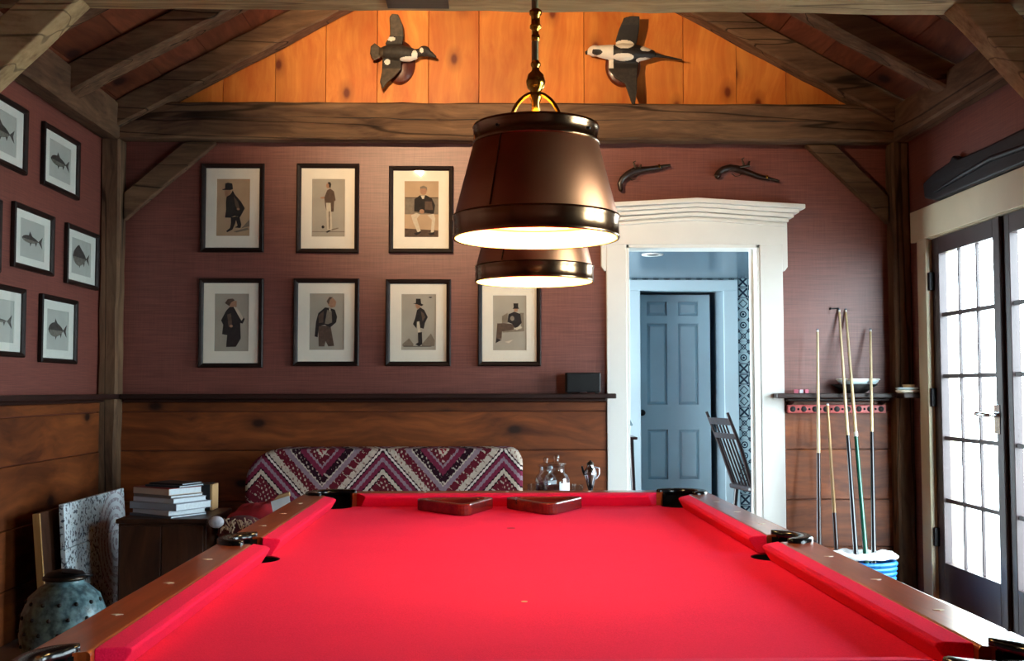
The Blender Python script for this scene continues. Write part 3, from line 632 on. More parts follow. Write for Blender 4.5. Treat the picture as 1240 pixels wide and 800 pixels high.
for sx in(-1,1):
    for sy in(-1,1):
        m=MB(); cx,cy=sx*.47,sy*.90; pr=[(.085,.72),(.085,.60),(.065,.57),(.06,.30),(.07,.26),(.05,.22),(.045,.08),(.06,.03),(.06,0)]
        vs=[];
        for r_,z in pr: vs+=[(cx-r_,cy-r_,z),(cx+r_,cy-r_,z),(cx+r_,cy+r_,z),(cx-r_,cy+r_,z)]
        k=len(pr); m.add(vs,[(i*4+j,i*4+(j+1)%4,i*4+4+(j+1)%4,i*4+4+j) for i in range(k-1) for j in range(4)]+[(3,2,1,0),(4*k-4,4*k-3,4*k-2,4*k-1)])
        build('leg',m,'railZ',tb,world=False,bevel=.004)
build('spot_sticker',MB().prism([(.006*math.cos(a*PI/6),-.559+.035+.006*math.sin(a*PI/6)) for a in range(12)],BEDZ-.001,BEDZ+.0006,'XY'),'tan',tb,world=False)
build('spot_sticker',MB().prism([(.012*math.cos(a*PI/6),.559+.009*math.sin(a*PI/6)) for a in range(12)],BEDZ-.001,BEDZ+.0006,'XY'),plain('worn_spot',srgb(120,16,34),.9),tb,world=False)
def ball_rack(label,fx,fy,rot):
    r=thing('ball_rack',label,'ball rack',(fx,fy,BEDZ+.001),rot,'triangle racks on the table'); s=.29
    out=[(0,0),(s*math.cos(PI/6+PI/2-PI/6+PI/6-PI/6),0)]
    tri=[(0,0),(s*math.sin(PI/6),s*math.cos(PI/6)),(-s*math.sin(PI/6),s*math.cos(PI/6))]
    o=round_poly(tri,.028,6); cx,cy=0,s*math.cos(PI/6)*2/3; sc=(s-.02*2*math.sqrt(3))/s
    tin=[((x-cx)*sc+cx,(y-cy)*sc+cy) for x,y in tri]; i_=round_poly(tin,.028*.7,6); n=len(o)
    vs=[(x,y,0) for x,y in o]+[(x,y,.036) for x,y in o]+[(x,y,0) for x,y in i_]+[(x,y,.036) for x,y in i_]; fs=[]
    for k in range(n):
        q=(k+1)%n; fs+=[(k,q,n+q,n+k),(2*n+k,3*n+k,3*n+q,2*n+q),(n+k,n+q,3*n+q,3*n+k),(k,2*n+k,2*n+q,q)]
    build('frame',MB().add(vs,fs),'rack',r,world=False,bevel=.004)
ball_rack('dark red wooden triangle rack lying left on the cloth',-.062,3.418,math.radians(10))
ball_rack('dark red wooden triangle rack lying right on the cloth',.200,3.436,math.radians(2))

# ------------------------------------------------------------------ pendant lamps
def pendant(label,x,y):
    p=thing('pendant_lamp',label,'lamp',(x,y,1.452),0,'brass pendant lamps over the pool table'); z0=1.452
    c=(x,y,z0)
    sh=build('shade',MB().lathe([(.160,.040),(.1625,.045),(.1245,.192),(.122,.196)],c,64).lathe([(.119,.196),(.1215,.192),(.1595,.045),(.157,.040)],c,64),'shade',p)
    build('lower_band',MB().lathe([(.1615,.003),(.165,.001),(.1665,.004),(.1650,.008),(.1640,.036),(.1665,.041),(.1660,.046),(.160,.047)],c,64),'shade_band',sh)
    build('upper_band',MB().lathe([(.122,.190),(.1255,.188),(.1275,.192),(.1245,.197),(.1245,.218),(.127,.222),(.1255,.227),(.121,.226)],c,64),'shade_band',sh)
    build('inner_lining',MB().lathe([(.1610,.002),(.1605,.036),(.1585,.044),(.1195,.19),(.1195,.224)],c,64),'shade_in',sh)
    for a in(2.45,-.6):
        ca,sa=math.cos(a-PI/2),math.sin(a-PI/2)
        build('seam',MB().tube([(x+.1625*ca,y+.1625*sa,z0+.048),(x+.1252*ca,y+.1252*sa,z0+.19)],.002,6),'shade_band',sh)
    for a in(0,PI/2,PI,3*PI/2): build('rivet',MB().ball((x+.126*math.cos(a+.9),y+.126*math.sin(a+.9),z0+.207),.003,8),'dark',sh)
    # spider bars, socket, yoke, finial, rod
    build('spider',MB().tube([(x-.123,y,z0+.205),(x+.123,y,z0+.205)],.004,8).tube([(x,y-.123,z0+.205),(x,y+.123,z0+.205)],.004,8),'brass',p)
    build('socket',MB().lathe([(.001,.235),(.012,.234),(.026,.222),(.03,.205),(.022,.20),(.016,.165),(.001,.165)],c,24),'brass',p)
    build('yoke',MB().tube([(x+.053*math.cos(a),y,z0+.215+.080*math.sin(a)) for a in[PI*k/20 for k in range(21)]],.0045,10),'brass',p)
    build('finial',MB().lathe([(.001,.235),(.010,.237),(.008,.275),(.012,.286),(.012,.292),(.009,.297),(.017,.306),(.0195,.318),(.016,.332),(.008,.340),(.007,.347),(.010,.351),(.010,.355),(.006,.361),(.0055,.367)],c,24),'brass',p)
    build('rod',MB().tube([(x,y,z0+.36),(x,y,3.76)],.0062,12),'rod',p)
    build('rod_coupling',MB().lathe([(.006,.40),(.0085,.403),(.0085,.412),(.0065,.415),(.0065,.424),(.0115,.427),(.0115,.432),(.009,.435),(.009,.452),(.0125,.455),(.0125,.462),(.007,.466)],c,20),'brass',p)
    build('canopy',MB().lathe([(.006,2.295),(.045,2.305),(.06,2.335),(.06,2.342),(.001,2.342)],c,32),'brass',p)
    bl=build('bulb',MB().lathe([(.001,.092),(.018,.096),(.030,.113),(.032,.127),(.026,.143),(.015,.156),(.013,.165),(.001,.165)],c,24),'bulb',p)
    tag(bl,'glowing warm bulb')
pendant('larger looking brass pendant lamp nearer the viewer over the red table',.099,2.17)
pendant('farther brass pendant lamp half hidden behind the near one',.134,3.05)
# spotlight standing on the near beam, aimed at the gable
sp=thing('spotlight','small black spotlight on top of the near beam aimed at the gable','spotlight',(-.55,3.98,2.79))
build('base',MB().lathe([(.001,0),(.04,0),(.04,.012),(.001,.012)],(-.55,3.98,2.79),20),'iron',sp); build('bracket',MB().tube([(-.55,3.98,2.80),(-.55,3.98,2.86)],.007,8),'iron',sp)
aim=(V((.1,6.37,3.08))-V((-.55,3.98,2.88))).normalized(); hp=V((-.55,3.98,2.89))
build('lamp_head',MB().tube([hp-aim*.07,hp-aim*.065,hp+aim*.05,hp+aim*.05,hp-aim*.03],[.02,.034,.036,.033,.031],20,cap=False),'iron',sp)
l=bpy.data.lights.new('spot_beam','SPOT'); l.energy=SPOT; l.color=(1,.70,.40); l.spot_size=math.radians(88); l.spot_blend=.7; l.shadow_soft_size=.03
lo=bpy.data.objects.new('spot_beam',l); COL.objects.link(lo); lo.location=hp+aim*.055; lo.rotation_euler=aim.to_track_quat('-Z','Y').to_euler()

# ------------------------------------------------------------------ framed prints
def poly_flat(m,poly,fn,mi): m.add([fn(u,v_) for u,v_ in poly],[tuple(range(len(poly)))],mi)
def framed(name,label,cat,org,ux,uz,un,w_,h_,fw,pm,printm,rect,figs,mats,group,tilt=0):
    """org lower-left back corner; ux along width, uz up, un out of the wall"""
    ux,uz,un=V(ux),V(uz),V(un); org=V(org)
    t_=thing(name,label,cat,org+ux*w_/2,0,group)
    P=lambda a,b,c:org+ux*a+uz*b+un*c
    prof=[(0,.002),(0,.020),(.006,.026),(fw-.008,.022),(fw,.015),(fw,.002)]
    vs=[];fs=[];q=len(prof)
    for cx,cz,sx,sz in((0,0,1,1),(w_,0,-1,1),(w_,h_,-1,-1),(0,h_,1,-1)):
        for o_,d in prof: vs.append(P(cx+sx*o_,cz+sz*o_,d))
    for k in range(4):
        for j in range(q): fs.append((k*q+j,k*q+(j+1)%q,((k+1)%4)*q+(j+1)%q,((k+1)%4)*q+j))
    build('frame',MB().add(vs,fs),'frame',t_)
    m=MB()
    def slab(a0,a1,b0,b1,c0,c1): 
        m.add([P(a,b,c) for a in(a0,a1) for b in(b0,b1) for c in(c0,c1)],[(0,1,3,2),(4,6,7,5),(0,4,5,1),(2,3,7,6),(0,2,6,4),(1,5,7,3)])
    x0,x1,y0,y1=rect; a0,a1=x0*w_,x1*w_; b0,b1=y0*h_,y1*h_; e=fw-.003
    slab(e,a0,e,h_-e,.004,.0075); slab(a1,w_-e,e,h_-e,.004,.0075); slab(a0,a1,e,b0,.004,.0075); slab(a0,a1,b1,h_-e,.004,.0075)
    build('mat_board',m,pm,t_)
    m=MB(); slab(a0-.004,a1+.004,b0-.004,b1+.004,.0025,.0042); pr=build('print',m,printm,t_)
    m=MB(); lay=.0044
    for k,(mi,poly) in enumerate(figs):
        poly_flat(m,poly,lambda u,v_:P(a0+(a1-a0)*u,b0+(b1-b0)*v_,lay+k*.00012),mi)
    build('printed_figure',m,mats,pr,recalc=False)
    m=MB(); slab(e,w_-e,e,h_-e,.012,.0135); build('glass',m,'pglass',t_)
    return t_
def circ(cx,cy,rx,ry=None,n=14): ry=ry or rx; return [(cx+rx*math.cos(2*PI*k/n),cy+ry*math.sin(2*PI*k/n)) for k in range(n)]
IM=['ink','inkbrown','inkgrey','inkskin','inkpale']
FIG={}
FIG['a']=((241,198,321,305),'print_tan',(175,478,150,645),[(2,[(330,606),(460,572),(472,590),(360,614)]),(2,[(400,580),(478,500),(478,560)]),
 (0,[(345,478),(385,478),(402,545),(395,577),(340,572),(368,556)]),(0,[(305,484),(362,474),(345,540),(322,590),(275,613),(264,603),(300,575),(307,530)]),
 (3,[(243,240),(300,238),(303,285),(262,310),(250,296)]),(0,[(265,305),(300,285),(320,250),(340,285),(395,345),(433,405),(390,482),(340,470),(300,488),(252,486),(262,420),(260,350)]),
 (1,[(330,300),(370,350),(385,400),(370,420),(345,380)]),(3,circ(372,412,14,10)),(0,[(225,240),(250,233),(252,190),(275,182),(315,190),(322,240),(300,246),(228,246)])])
FIG['b']=((357,198,436,306),'print_grey',(160,460,155,645),[(2,[(335,582),(400,568),(405,575),(345,592)]),(2,[(165,600),(460,600),(460,606),(165,606)]),(0,circ(262,563,13)),
 (4,[(290,350),(330,350),(337,430),(347,580),(325,592),(300,585),(293,470)]),(2,[(312,430),(325,430),(325,580),(316,580)]),(0,[(288,605),(320,588),(337,592),(300,613)]),(3,[(236,310),(270,305),(275,322),(240,322)]),
 (1,[(272,312),(298,250),(325,235),(360,260),(376,335),(362,347),(358,433),(335,433),(330,358),(287,358),(294,426),(280,382)]),(3,circ(306,212,18,22)),(0,[(300,183),(325,180),(335,200),(328,232),(316,225),(312,200)])])
FIG['c']=((469,201,550,306),'print_tan',(165,440,165,620),[(2,[(168,300),(438,300),(438,435),(168,435)]),(1,[(168,296),(438,296),(438,304),(168,304)]),(1,[(168,550),(438,565),(438,620),(168,620)]),
 (4,[(218,442),(262,424),(292,436),(265,470),(297,570),(272,582),(235,500)]),(4,[(350,442),(402,430),(414,470),(402,582),(378,582),(386,480)]),(0,[(240,590),(297,572),(300,582),(262,608)]),(0,[(355,592),(405,578),(408,598),(375,606)]),
 (0,[(245,312),(290,280),(340,280),(385,305),(412,360),(402,432),(330,424),(243,412)]),(1,[(330,330),(385,330),(395,400),(330,400)]),(4,[(295,282),(330,282),(322,310),(308,310)]),(3,circ(305,412,20,18)),(3,circ(317,242,28,36)),(2,[(292,235),(290,212),(318,201),(346,215),(348,245),(335,225),(300,225)])])
FIG['d']=((238,337,320,445),'print_grey',(165,445,150,650),[(0,[(218,382),(258,300),(290,262),(340,262),(385,335),(413,370),(396,410),(376,406),(382,540),(342,612),(262,613),(270,510),(228,502),(236,420)]),
 (4,[(318,262),(345,268),(402,360),(386,386),(360,340)]),(1,[(268,330),(300,320),(310,430),(280,440)]),(3,circ(302,432,14,12)),(3,[(285,215),(345,212),(345,262),(290,268)]),(1,[(248,232),(272,196),(312,192),(330,206),(300,225),(285,258)])])
FIG['e']=((353,337,436,443),'print_grey',(160,475,150,635),[(1,[(240,428),(352,428),(386,602),(333,605),(308,560),(297,606),(245,606)]),(0,[(220,392),(240,320),(300,270),(345,275),(390,290),(411,350),(402,400),(350,442),(300,420),(246,432),(236,527),(208,520)]),
 (2,[(320,292),(360,300),(366,400),(330,415),(300,410)]),(4,[(335,280),(352,280),(348,310)]),(1,[(240,340),(290,300),(285,400),(245,405)]),(3,[(318,220),(345,185),(375,190),(403,222),(392,266),(355,274),(332,256)]),(1,[(314,218),(340,180),(372,182),(345,205),(335,245)])])
FIG['f']=((465,338,547,443),'print_grey',(160,470,165,640),[(2,[(170,590),(230,540),(270,590),(265,608),(172,608)]),(2,[(345,590),(425,500),(460,560),(455,608),(345,608)]),(0,[(180,606),(430,606),(430,612),(180,612)]),(4,[(297,392),(323,392),(332,490),(309,496)]),
 (0,[(309,492),(345,488),(349,590),(320,607),(285,592),(312,576)]),(0,[(283,372),(300,300),(330,278),(365,300),(397,360),(372,410),(361,460),(330,452),(321,396),(300,400),(296,457),(264,420)]),(1,[(335,310),(360,330),(375,360),(350,395)]),(3,[(285,250),(330,252),(327,280),(302,292),(288,272)]),(0,[(264,246),(290,240),(290,204),(332,204),(337,245),(359,256),(340,267),(300,251)]),(0,circ(420,193,16,5))])
FIG['g']=((577,340,656,443),'print_grey',(160,455,145,635),[(2,[(240,330),(290,300),(290,390),(240,395)]),(2,[(395,300),(432,300),(436,465),(245,478),(245,455),(412,445)]),(4,[(260,560),(340,540),(300,572)]),(1,[(198,395),(270,393),(352,405),(342,452),(240,467),(236,532),(188,532)]),(0,[(188,528),(240,540),(184,572)]),
 (0,[(298,312),(350,290),(402,310),(414,390),(360,447),(330,400),(288,382),(294,330)]),(2,circ(330,350,18,22)),(4,[(345,440),(400,420),(420,430),(370,455)]),(3,[(342,258),(382,258),(376,290),(350,292)]),(0,[(340,215),(383,215),(383,250),(392,264),(333,264),(343,250)])])
LBL={'a':'framed print of a stooping man in dark coat and top hat, top left','b':'framed print of a standing man in tailcoat and pale trousers','c':'framed print of a man seated on a bench, right of the top row','d':'framed print of a stout man in black seen turning away','e':'framed print of a bald man with hands behind his back','f':'framed print of a slim man in tall hat and boots','g':'framed print of a seated man in top hat below the far lamp'}
for k,(bx,pm,pr,figs) in FIG.items():
    a=PY(bx[0]+1.5,bx[3],6.38); b=PY(bx[2]-1.0,bx[1],6.38); w_,h_=b.x-a.x,b.z-a.z
    figs=[(mi,[((x-pr[0])/(pr[1]-pr[0]),1-(y-pr[2])/(pr[3]-pr[2])) for x,y in poly]) for mi,poly in figs]
    framed('framed_print',LBL[k],'picture',(a.x,WB-.001,a.z),(1,0,0),(0,0,1),(0,-1,0),w_,h_,.026,'mat',pm,(.24,.77,.185,.83),figs,IM,'framed prints of gentlemen on the back wall')
# a fourth print hangs behind the near lamp; fish prints on the left wall
def fishpoly(h_,seed,long=1.0,tailh=1.0,hump=0):
    r=random.Random(seed); n=14; top=[];bot=[]
    x0,x1=.08,.78
    for k in range(n+1):
        t_=k/n; x=x0+(x1-x0)*t_; e=math.sin(PI*t_**.8)**.75
        top.append((x,.5+h_*.52*e+hump*h_*math.exp(-((t_-.42)/.15)**2)*.45)); bot.append((x,.5-h_*.48*e))
    body=top+bot[::-1][:-1]
    belly=[(x,.5-.02*h_) for x,_ in top[1:-1]]+[(x,y+.006) for x,y in bot[1:-1]][::-1]
    tail=[(.765,.5),(.95,.5+.17*tailh),(.90,.5),(.95,.5-.17*tailh)]
    fin=[(.36,.5+h_*.42),(.40,.5+h_*.45+.13),(.52,.5+h_*.42)]; f2=[(.40,.5-h_*.42),(.43,.5-h_*.42-.10),(.48,.5-h_*.40)]; f3=[(.62,.5-h_*.28),(.66,.5-h_*.3-.09),(.71,.5-h_*.2)]
    return [(0,tail),(0,fin),(0,f2),(0,f3),(0,body),(1,belly)]
FM=['fishink','fishbelly','fishbelly']
fl=[((53,148,226,97,172,243),.27,0,'framed fish print with a tall finned fish, top row nearest the corner post'),((17,238,323,66,262,335),.20,0,'framed fish print of a slender fish, middle row second from the corner'),((81,265,344,120,284,352),.52,.3,'framed print of a deep bodied fish, middle row nearest the corner post'),
    ((0,110,201,34,133,213),.34,0,'framed fish print cut by the picture edge, top row'),((50,357,437,94,364,441),.36,0,'framed print of a round bellied fish, bottom row nearest the corner post'),((0,342,430,31,350,433),.10,0,'framed print of a thin eel-like fish, bottom row at picture edge')]
YW=None
for (x0,yt0,yb0,x1,yt1,yb1),fh,hump,lab in fl:
    X_=WL+.022
    far=PX(x1,(yt1+yb1)/2,X_).y
    if x0>0: near=PX(x0+1,(yt0+yb0)/2,X_).y
    else: near=far-.485
    zt=PX(x1,yt1,X_).z; zb=PX(x1,yb1,X_).z
    figs=[(mi,[(u,.5+(v_-.5)*1.0) for u,v_ in p]) for mi,p in fishpoly(fh,1,hump=hump)]
    framed('fish_print',lab,'picture',(WL+.001,near,zb),(0,1,0),(0,0,1),(1,0,0),far-near,zt-zb,.024,'fishmat','fishpaper',(.2,.8,.2,.8),figs,FM,'framed fish prints on the left wall')
X_=WL+.022; far=PX(3,246,X_).y; framed('fish_print','sliver of a framed fish print at the left picture edge, middle row','picture',(WL+.001,far-.485,1.68),(0,1,0),(0,0,1),(1,0,0),.485,.33,.024,'fishmat','fishpaper',(.2,.8,.2,.8),fishpoly(.25,2),FM,'framed fish prints on the left wall')
# ------------------------------------------------------------------ mounted ducks
def voxel_body(name,mb,mats,parent,voxel,colour,smooth=4):
    o=build(name,mb,mats,parent)
    r=o.modifiers.new('r','REMESH'); r.mode='VOXEL'; r.voxel_size=voxel
    s=o.modifiers.new('s','SMOOTH'); s.factor=.5; s.iterations=smooth
    bpy.context.view_layer.update(); evaluated(o); me=o.data; me.materials.clear()
    for m in mats: me.materials.append(M[m] if isinstance(m,str) else m)
    off=OFF[o.name]
    for p in me.polygons: p.material_index=colour(V(p.center)+off); p.use_smooth=True
    return o
M['d_dark']=plain('duck_dark',srgb(46,40,34),.7,noise=.4,scale=60); M['d_wing']=plain('duck_wing',srgb(78,66,52),.7,noise=.35,scale=50)
M['d_white']=plain('duck_white',srgb(226,218,204),.75,noise=.06,scale=30); M['d_black']=plain('duck_black',srgb(24,20,18),.6,noise=.3,scale=40)
M['plaque']=wood('plaque_wood',srgb(70,28,18),srgb(116,54,34),'Z',scale=12,rough=.35,vary=.1,coat=.3)
def duck(label,ox,zoomfn,upper,lower,body,neck,head,bill,tail,pl,mats,colour,tailtip=None):
    YB=6.285
    P=lambda x,y,Y=YB:PY(ox+x/4,y/4,Y)
    c=P(*pl[:2]); t_=thing('mounted_duck',label,'duck mount',(c.x,6.366,c.z),0,'mounted ducks on the gable')
    k=6.285/F_PX/4
    build('plaque',MB().lathe([(.001,-.022),(.90,-.022),(.97,-.014),(1,-.004),(1,0),(.001,0)],(c.x,6.366,c.z),40,sx=pl[2]*k,sy=pl[3]*k,axis='Y'),'plaque',t_,bevel=0)
    m=MB()
    def tubex(pts): m.tube([P(x,y,YB+dy) for x,y,r_,dy in pts],[r_*k for x,y,r_,dy in pts],16)
    tubex(body)
    if neck: tubex(neck)
    hc=P(head[0],head[1]); m.ball(hc,head[2]*k,16,sz=head[3]/head[2])
    tubex(bill); 
    for poly,lift in((upper,-.0),(lower,-.0)):
        q=[P(x,y) for x,y in poly]; cz=P(body[len(body)//2][0],body[len(body)//2][1]).z
        n=len(q); f=[]
        front=[V((p.x,YB-.012-abs(p.z-cz)*.18+.02,p.z)) for p in q]; back=[p+V((0,.016,0)) for p in front]
        m.add(front+back,[tuple(range(n)),tuple(range(2*n-1,n-1,-1))]+[(i,(i+1)%n,n+(i+1)%n,n+i) for i in range(n)])
    if tail:
        q=[P(x,y) for x,y in tail]; n=len(q); front=[V((p.x,YB-.006,p.z)) for p in q]; back=[p+V((0,.014,0)) for p in front]
        m.add(front+back,[tuple(range(n)),tuple(range(2*n-1,n-1,-1))]+[(i,(i+1)%n,n+(i+1)%n,n+i) for i in range(n)])
    inv=lambda p:(((p.x*F_PX/p.y)),p.z)
    def col(p):
        # back to zoom pixels for the feather patches
        d=p-V((0,0,CZ)); f_=d.dot(_fw); X=620+F_PX*d.dot(_r)/f_; Y_=400-F_PX*d.dot(_u)/f_
        return colour((X-ox)*4,Y_*4)
    voxel_body('body',m,mats,t_,.0042,col)
    s=1 if bill[-1][0]>head[0] else -1
    e=P(head[0]+s*8,head[1]-6,YB-head[2]*k*.93); build('eye',MB().ball(e,.0035,10),'d_black',t_)
el=lambda x,y,cx,cy,a,b:((x-cx)/a)**2+((y-cy)/b)**2<1
def colL(x,y):
    if el(x,y,802,243,9,13): return 2
    if el(x,y,742,287,46,14) or (el(x,y,768,268,14,26)): return 2
    if el(x,y,655,188,20,11) or el(x,y,636,300,14,14): return 2
    if el(x,y,580,252,36,48): return 1
    if y<175 or y>330: return 1
    return 0
duck('small dark mounted duck with white face spot flying right',310,None,
 [(648,90),(660,74),(690,76),(712,130),(716,180),(705,225),(640,232),(626,210),(650,170)],[(612,280),(705,282),(702,335),(672,372),(640,400),(614,434),(601,402),(610,350)],
 [(600,252,20,0),(630,253,34,.0),(690,255,41,0),(745,264,36,0),(780,264,22,0)],[(760,264,28,0),(786,256,20,0),(812,250,20,-.004)],(815,248,31,27),[(825,254,20,0),(850,265,14,0),(874,279,5,0)],
 [(600,228),(575,208),(555,225),(552,262),(570,292),(602,282)],(690,283,80,112),['d_dark','d_wing','d_white'],colL)
def colR(x,y):
    if x<492 and y>180 and y<330:
        if el(x,y,412,252,25,15): return 1
        if x<366: return 1
        return 2
    if el(x,y,545,214,46,20) or el(x,y,540,276,50,20): return 2
    if el(x,y,640,292,40,14) or el(x,y,650,236,28,13): return 2
    return 0 if 120<y<330 else 1
duck('white headed black mounted duck with long thin tail flying left',620,None,
 [(540,92),(575,84),(616,86),(614,150),(606,205),(590,240),(505,230),(502,195),(515,150)],[(470,285),(618,285),(606,345),(602,440),(592,512),(576,512),(545,410),(500,382),(468,338)],
 [(480,256,34,0),(530,256,46,0),(590,258,44,0),(640,260,34,0),(690,262,16,0)],[(500,254,38,0),(455,252,35,0),(415,248,28,0)],(402,247,38,27),[(385,250,22,0),(368,254,12,0),(354,257,8,0)],
 [(670,250),(740,268),(825,287),(826,293),(740,280),(670,276)],(545,300,88,108),['d_black','d_dark','d_white'],colR)

# ------------------------------------------------------------------ pistols
def pistol(label,pts,barrel,hammer,guard,rad):
    Yp=6.372; Q=lambda x,y,Y=Yp:PY(735+x*220/1240,180+y*80/451,Y)
    c=Q(*barrel[0]); t_=thing('flintlock_pistol',label,'pistol',(c.x,WB,c.z),0,'antique pistols above the doorway')
    m=MB(); m.tube([Q(x,y) for x,y,r_ in pts],[r_*.000108 for x,y,r_ in pts],14)
    build('stock',m,'gunwood',t_)
    build('barrel',MB().tube([Q(*barrel[0],Yp-.004),Q(*barrel[1],Yp-.004)],[.0095,.0078],12),'gunmetal',t_)
    x,y=hammer; m=MB().tube([Q(x,y+25,Yp-.012),Q(x-6,y+5,Yp-.014),Q(x-14,y-18,Yp-.014),Q(x+2,y-26,Yp-.014)],[.007,.006,.005,.003],8).tube([Q(x+30,y+22,Yp-.012),Q(x+38,y-2,Yp-.012)],[.006,.005],8)
    build('hammer',m,'gunmetal',t_)
    build('lock_plate',MB().tube([Q(x-28,y+38,Yp-.014),Q(x+40,y+26,Yp-.014)],[.008,.006],10),'gunmetal',t_)
    build('trigger_guard',MB().tube([Q(*p) for p in guard],.003,8),'gunmetal',t_)
    build('butt_cap',MB().ball(Q(pts[0][0],pts[0][1]),.015,12),'gunmetal',t_)
    # band and wall peg
    b0,b1=V(Q(*barrel[0])),V(Q(*barrel[1])); q=b0.lerp(b1,.62); build('barrel_band',MB().tube([q,q+(b1-b0)*.05],.0155,12),'brass',t_)
    build('wall_peg',MB().tube([Q(*barrel[0],Yp),Q(*barrel[0],WB+.0)],.004,8),'iron',t_)
pistol('antique pistol with down-curved grip hung on the wall left above doorway',[(94,275,140),(88,240,150),(105,205,160),(140,175,185),(190,150,205),(250,142,170),(330,134,130),(380,128,95)],((215,138),(432,113)),(195,110),[(150,195),(170,215),(200,205),(215,175)],0)
pistol('antique pistol pointing down right hung on the wall right above doorway',[(752,188,190),(760,165,160),(790,140,170),(840,128,190),(890,138,200),(950,158,175),(1040,192,140),(1110,208,110)],((930,150),(1175,222)),(935,88),[(850,168),(875,188),(905,185),(920,165)],0)

# ------------------------------------------------------------------ long dark piece on the wall over the glazed doors
Xg=WR-.03
a=[PX(x,y,Xg) for x,y in((1120,222),(1134,208),(1152,196),(1156,188),(1163,192),(1200,176),(1240,156),(1240,203),(1200,219),(1160,236),(1135,243),(1122,240))]
poly=[(p.y,p.z) for p in a]; poly=poly[:6]+[(poly[6][0],poly[6][1]),(4.55,poly[6][1]-.02),(4.3,2.26),(4.3,2.19),(4.55,2.175)]+[(p[0],max(p[1],2.168)) for p in poly[7:]]
gt=thing('wall_ornament','long dark tapering wooden piece hung above the glazed doors','wall ornament',(WR,5.2,2.2))
build('body',MB().prism(poly,WR-.045,WR-.001,'YZ'),'navy',gt,bevel=.012,seg=3)
r0=[PX(x,y,WR-.05) for x,y in((1132,232),(1165,212),(1200,192),(1240,178))]
build('ridge',MB().tube([(p.x,p.y,p.z) for p in r0]+[(WR-.045,4.4,2.25)],[.006,.013,.014,.014,.008],10),'navy',gt)

# ------------------------------------------------------------------ settee
M['kilim']=kilim('kilim_weave',PY(463,560,5.9).x,.645)
x0,x1=PY(297,600,5.95).x,PY(633,600,5.95).x; zt=PY(480,543,5.95).z
se=thing('settee','low settee upholstered in maroon and cream zigzag kilim','settee',((x0+x1)/2,5.85,0)); OFF[se.name]=V(((x0+x1)/2,5.85,0))
def settee():
    se.location=(0,0,0); OFF[se.name]=V()
    out=round_poly([(x0,.42),(x1,.42),(x1,zt),(x0,zt)],[.03,.03,.075,.19],9)
    build('backrest',MB().prism(out,5.92,6.20,'XZ'),'kilim',se,bevel=.06,seg=5)
    build('seat',MB().box(x0+.02,x1-.02,5.34,5.93,.22,.44),'kilim',se,bevel=.05,seg=4)
    for k,x in enumerate((x0+.09,x1-.09)):
        for y in(5.42,6.1): build('leg',MB().tube([(x,y,.26),(x,y,0)],[.028,.018],12),'darkchair',se)
    build('piping',MB().tube([(p[0]*1.0,5.925+.012,p[1]-.004) for p in out[11:]],.004,6,cap=True),'redcloth',se) if False else None
settee()
# red cloth over the seat end, fringed cushion with a white pompom, folded card
def blanket():
    t_=thing('red_throw','crumpled dark red throw over the left end of the settee','throw',(x0+.1,5.6,.44))
    a,b=PY(272,604,5.55),PY(368,604,5.55); n=24; mm=10; vs=[];fs=[]
    for j in range(mm+1):
        for i in range(n+1):
            u=i/n; v_=j/mm; x=a.x+(b.x-a.x)*u; y=5.40+.42*v_
            z=.455+.175*math.sin(PI*min(1,max(0,u*1.02)))**.45*(math.sin(PI*(v_*.8+.1)))**.6*(.82+.28*mnoise.noise(V((u*4,v_*3,3))))+.02*mnoise.noise(V((u*9,v_*7,1)))
            vs.append((x,y,max(.452,z)))
    k=n+1
    fs=[(j*k+i,j*k+i+1,(j+1)*k+i+1,(j+1)*k+i) for j in range(mm) for i in range(n)]
    o=build('cloth',MB().add(vs,fs,0,True),'redcloth',t_,recalc=True); s=o.modifiers.new('s','SOLIDIFY'); s.thickness=.012; s.offset=-1
blanket()
def cushion2():
    c=PY(292,640,5.28); t_=thing('fringed_cushion','small woven cushion with tan fringe and white pompom','cushion',(c.x,c.y,.44))
    m=MB(); n=20; vs=[]
    rings=[]
    build('cushion_body',MB().ball((c.x,5.30,c.z-.01),.115,20,sx=1.0,sy=.75,sz=.62),'maroonweave',t_)
    pc=PY(262,632,5.24); m=MB(); rr=random.Random(3)
    build('pompom',MB().ball(pc,.030,16,sx=1.2,sz=.95),'pompom',t_)
    for k in range(34):
        a=PY(270+rr.random()*48,627+rr.random()*14,5.205+rr.random()*.01); q=a+V((rr.uniform(-.03,.03),rr.uniform(-.015,.0),rr.uniform(-.05,-.01))); mid=(a+q)/2+V((rr.uniform(-.012,.012),-.008,.006))
        build('fringe_strand',MB().tube([a,mid,q],[.0035,.0035,.002],6),'fringe',t_)
    a=PY(308,628,5.21); build('fringe_strand',MB().tube([PY(287,630,5.21),PY(291,640,5.2),PY(304,632,5.2)],.003,6),'fringe',t_)
cushion2()
cd=thing('folded_card','folded white and tan card standing on the settee','card',PY(340,625,5.45))
p=[PY(x,y,5.43) for x,y in((328,607),(350,600),(352,612),(331,623))]; q=[PY(x,y,5.46) for x,y in((337,600),(350,596),(351,601),(329,608))]
build('white_leaf',MB().add(p+[v+V((0,.006,0)) for v in p],[(0,1,2,3),(7,6,5,4),(0,4,5,1),(1,5,6,2),(2,6,7,3),(3,7,4,0)]),'whitecloth',cd)
build('tan_leaf',MB().add(q+[v+V((0,.02,.004)) for v in q],[(0,1,2,3),(7,6,5,4),(0,4,5,1),(1,5,6,2),(2,6,7,3),(3,7,4,0)]),'tan',cd)
tag(cd.children[0],'white leaf'); tag(cd.children[1],'tan leaf')

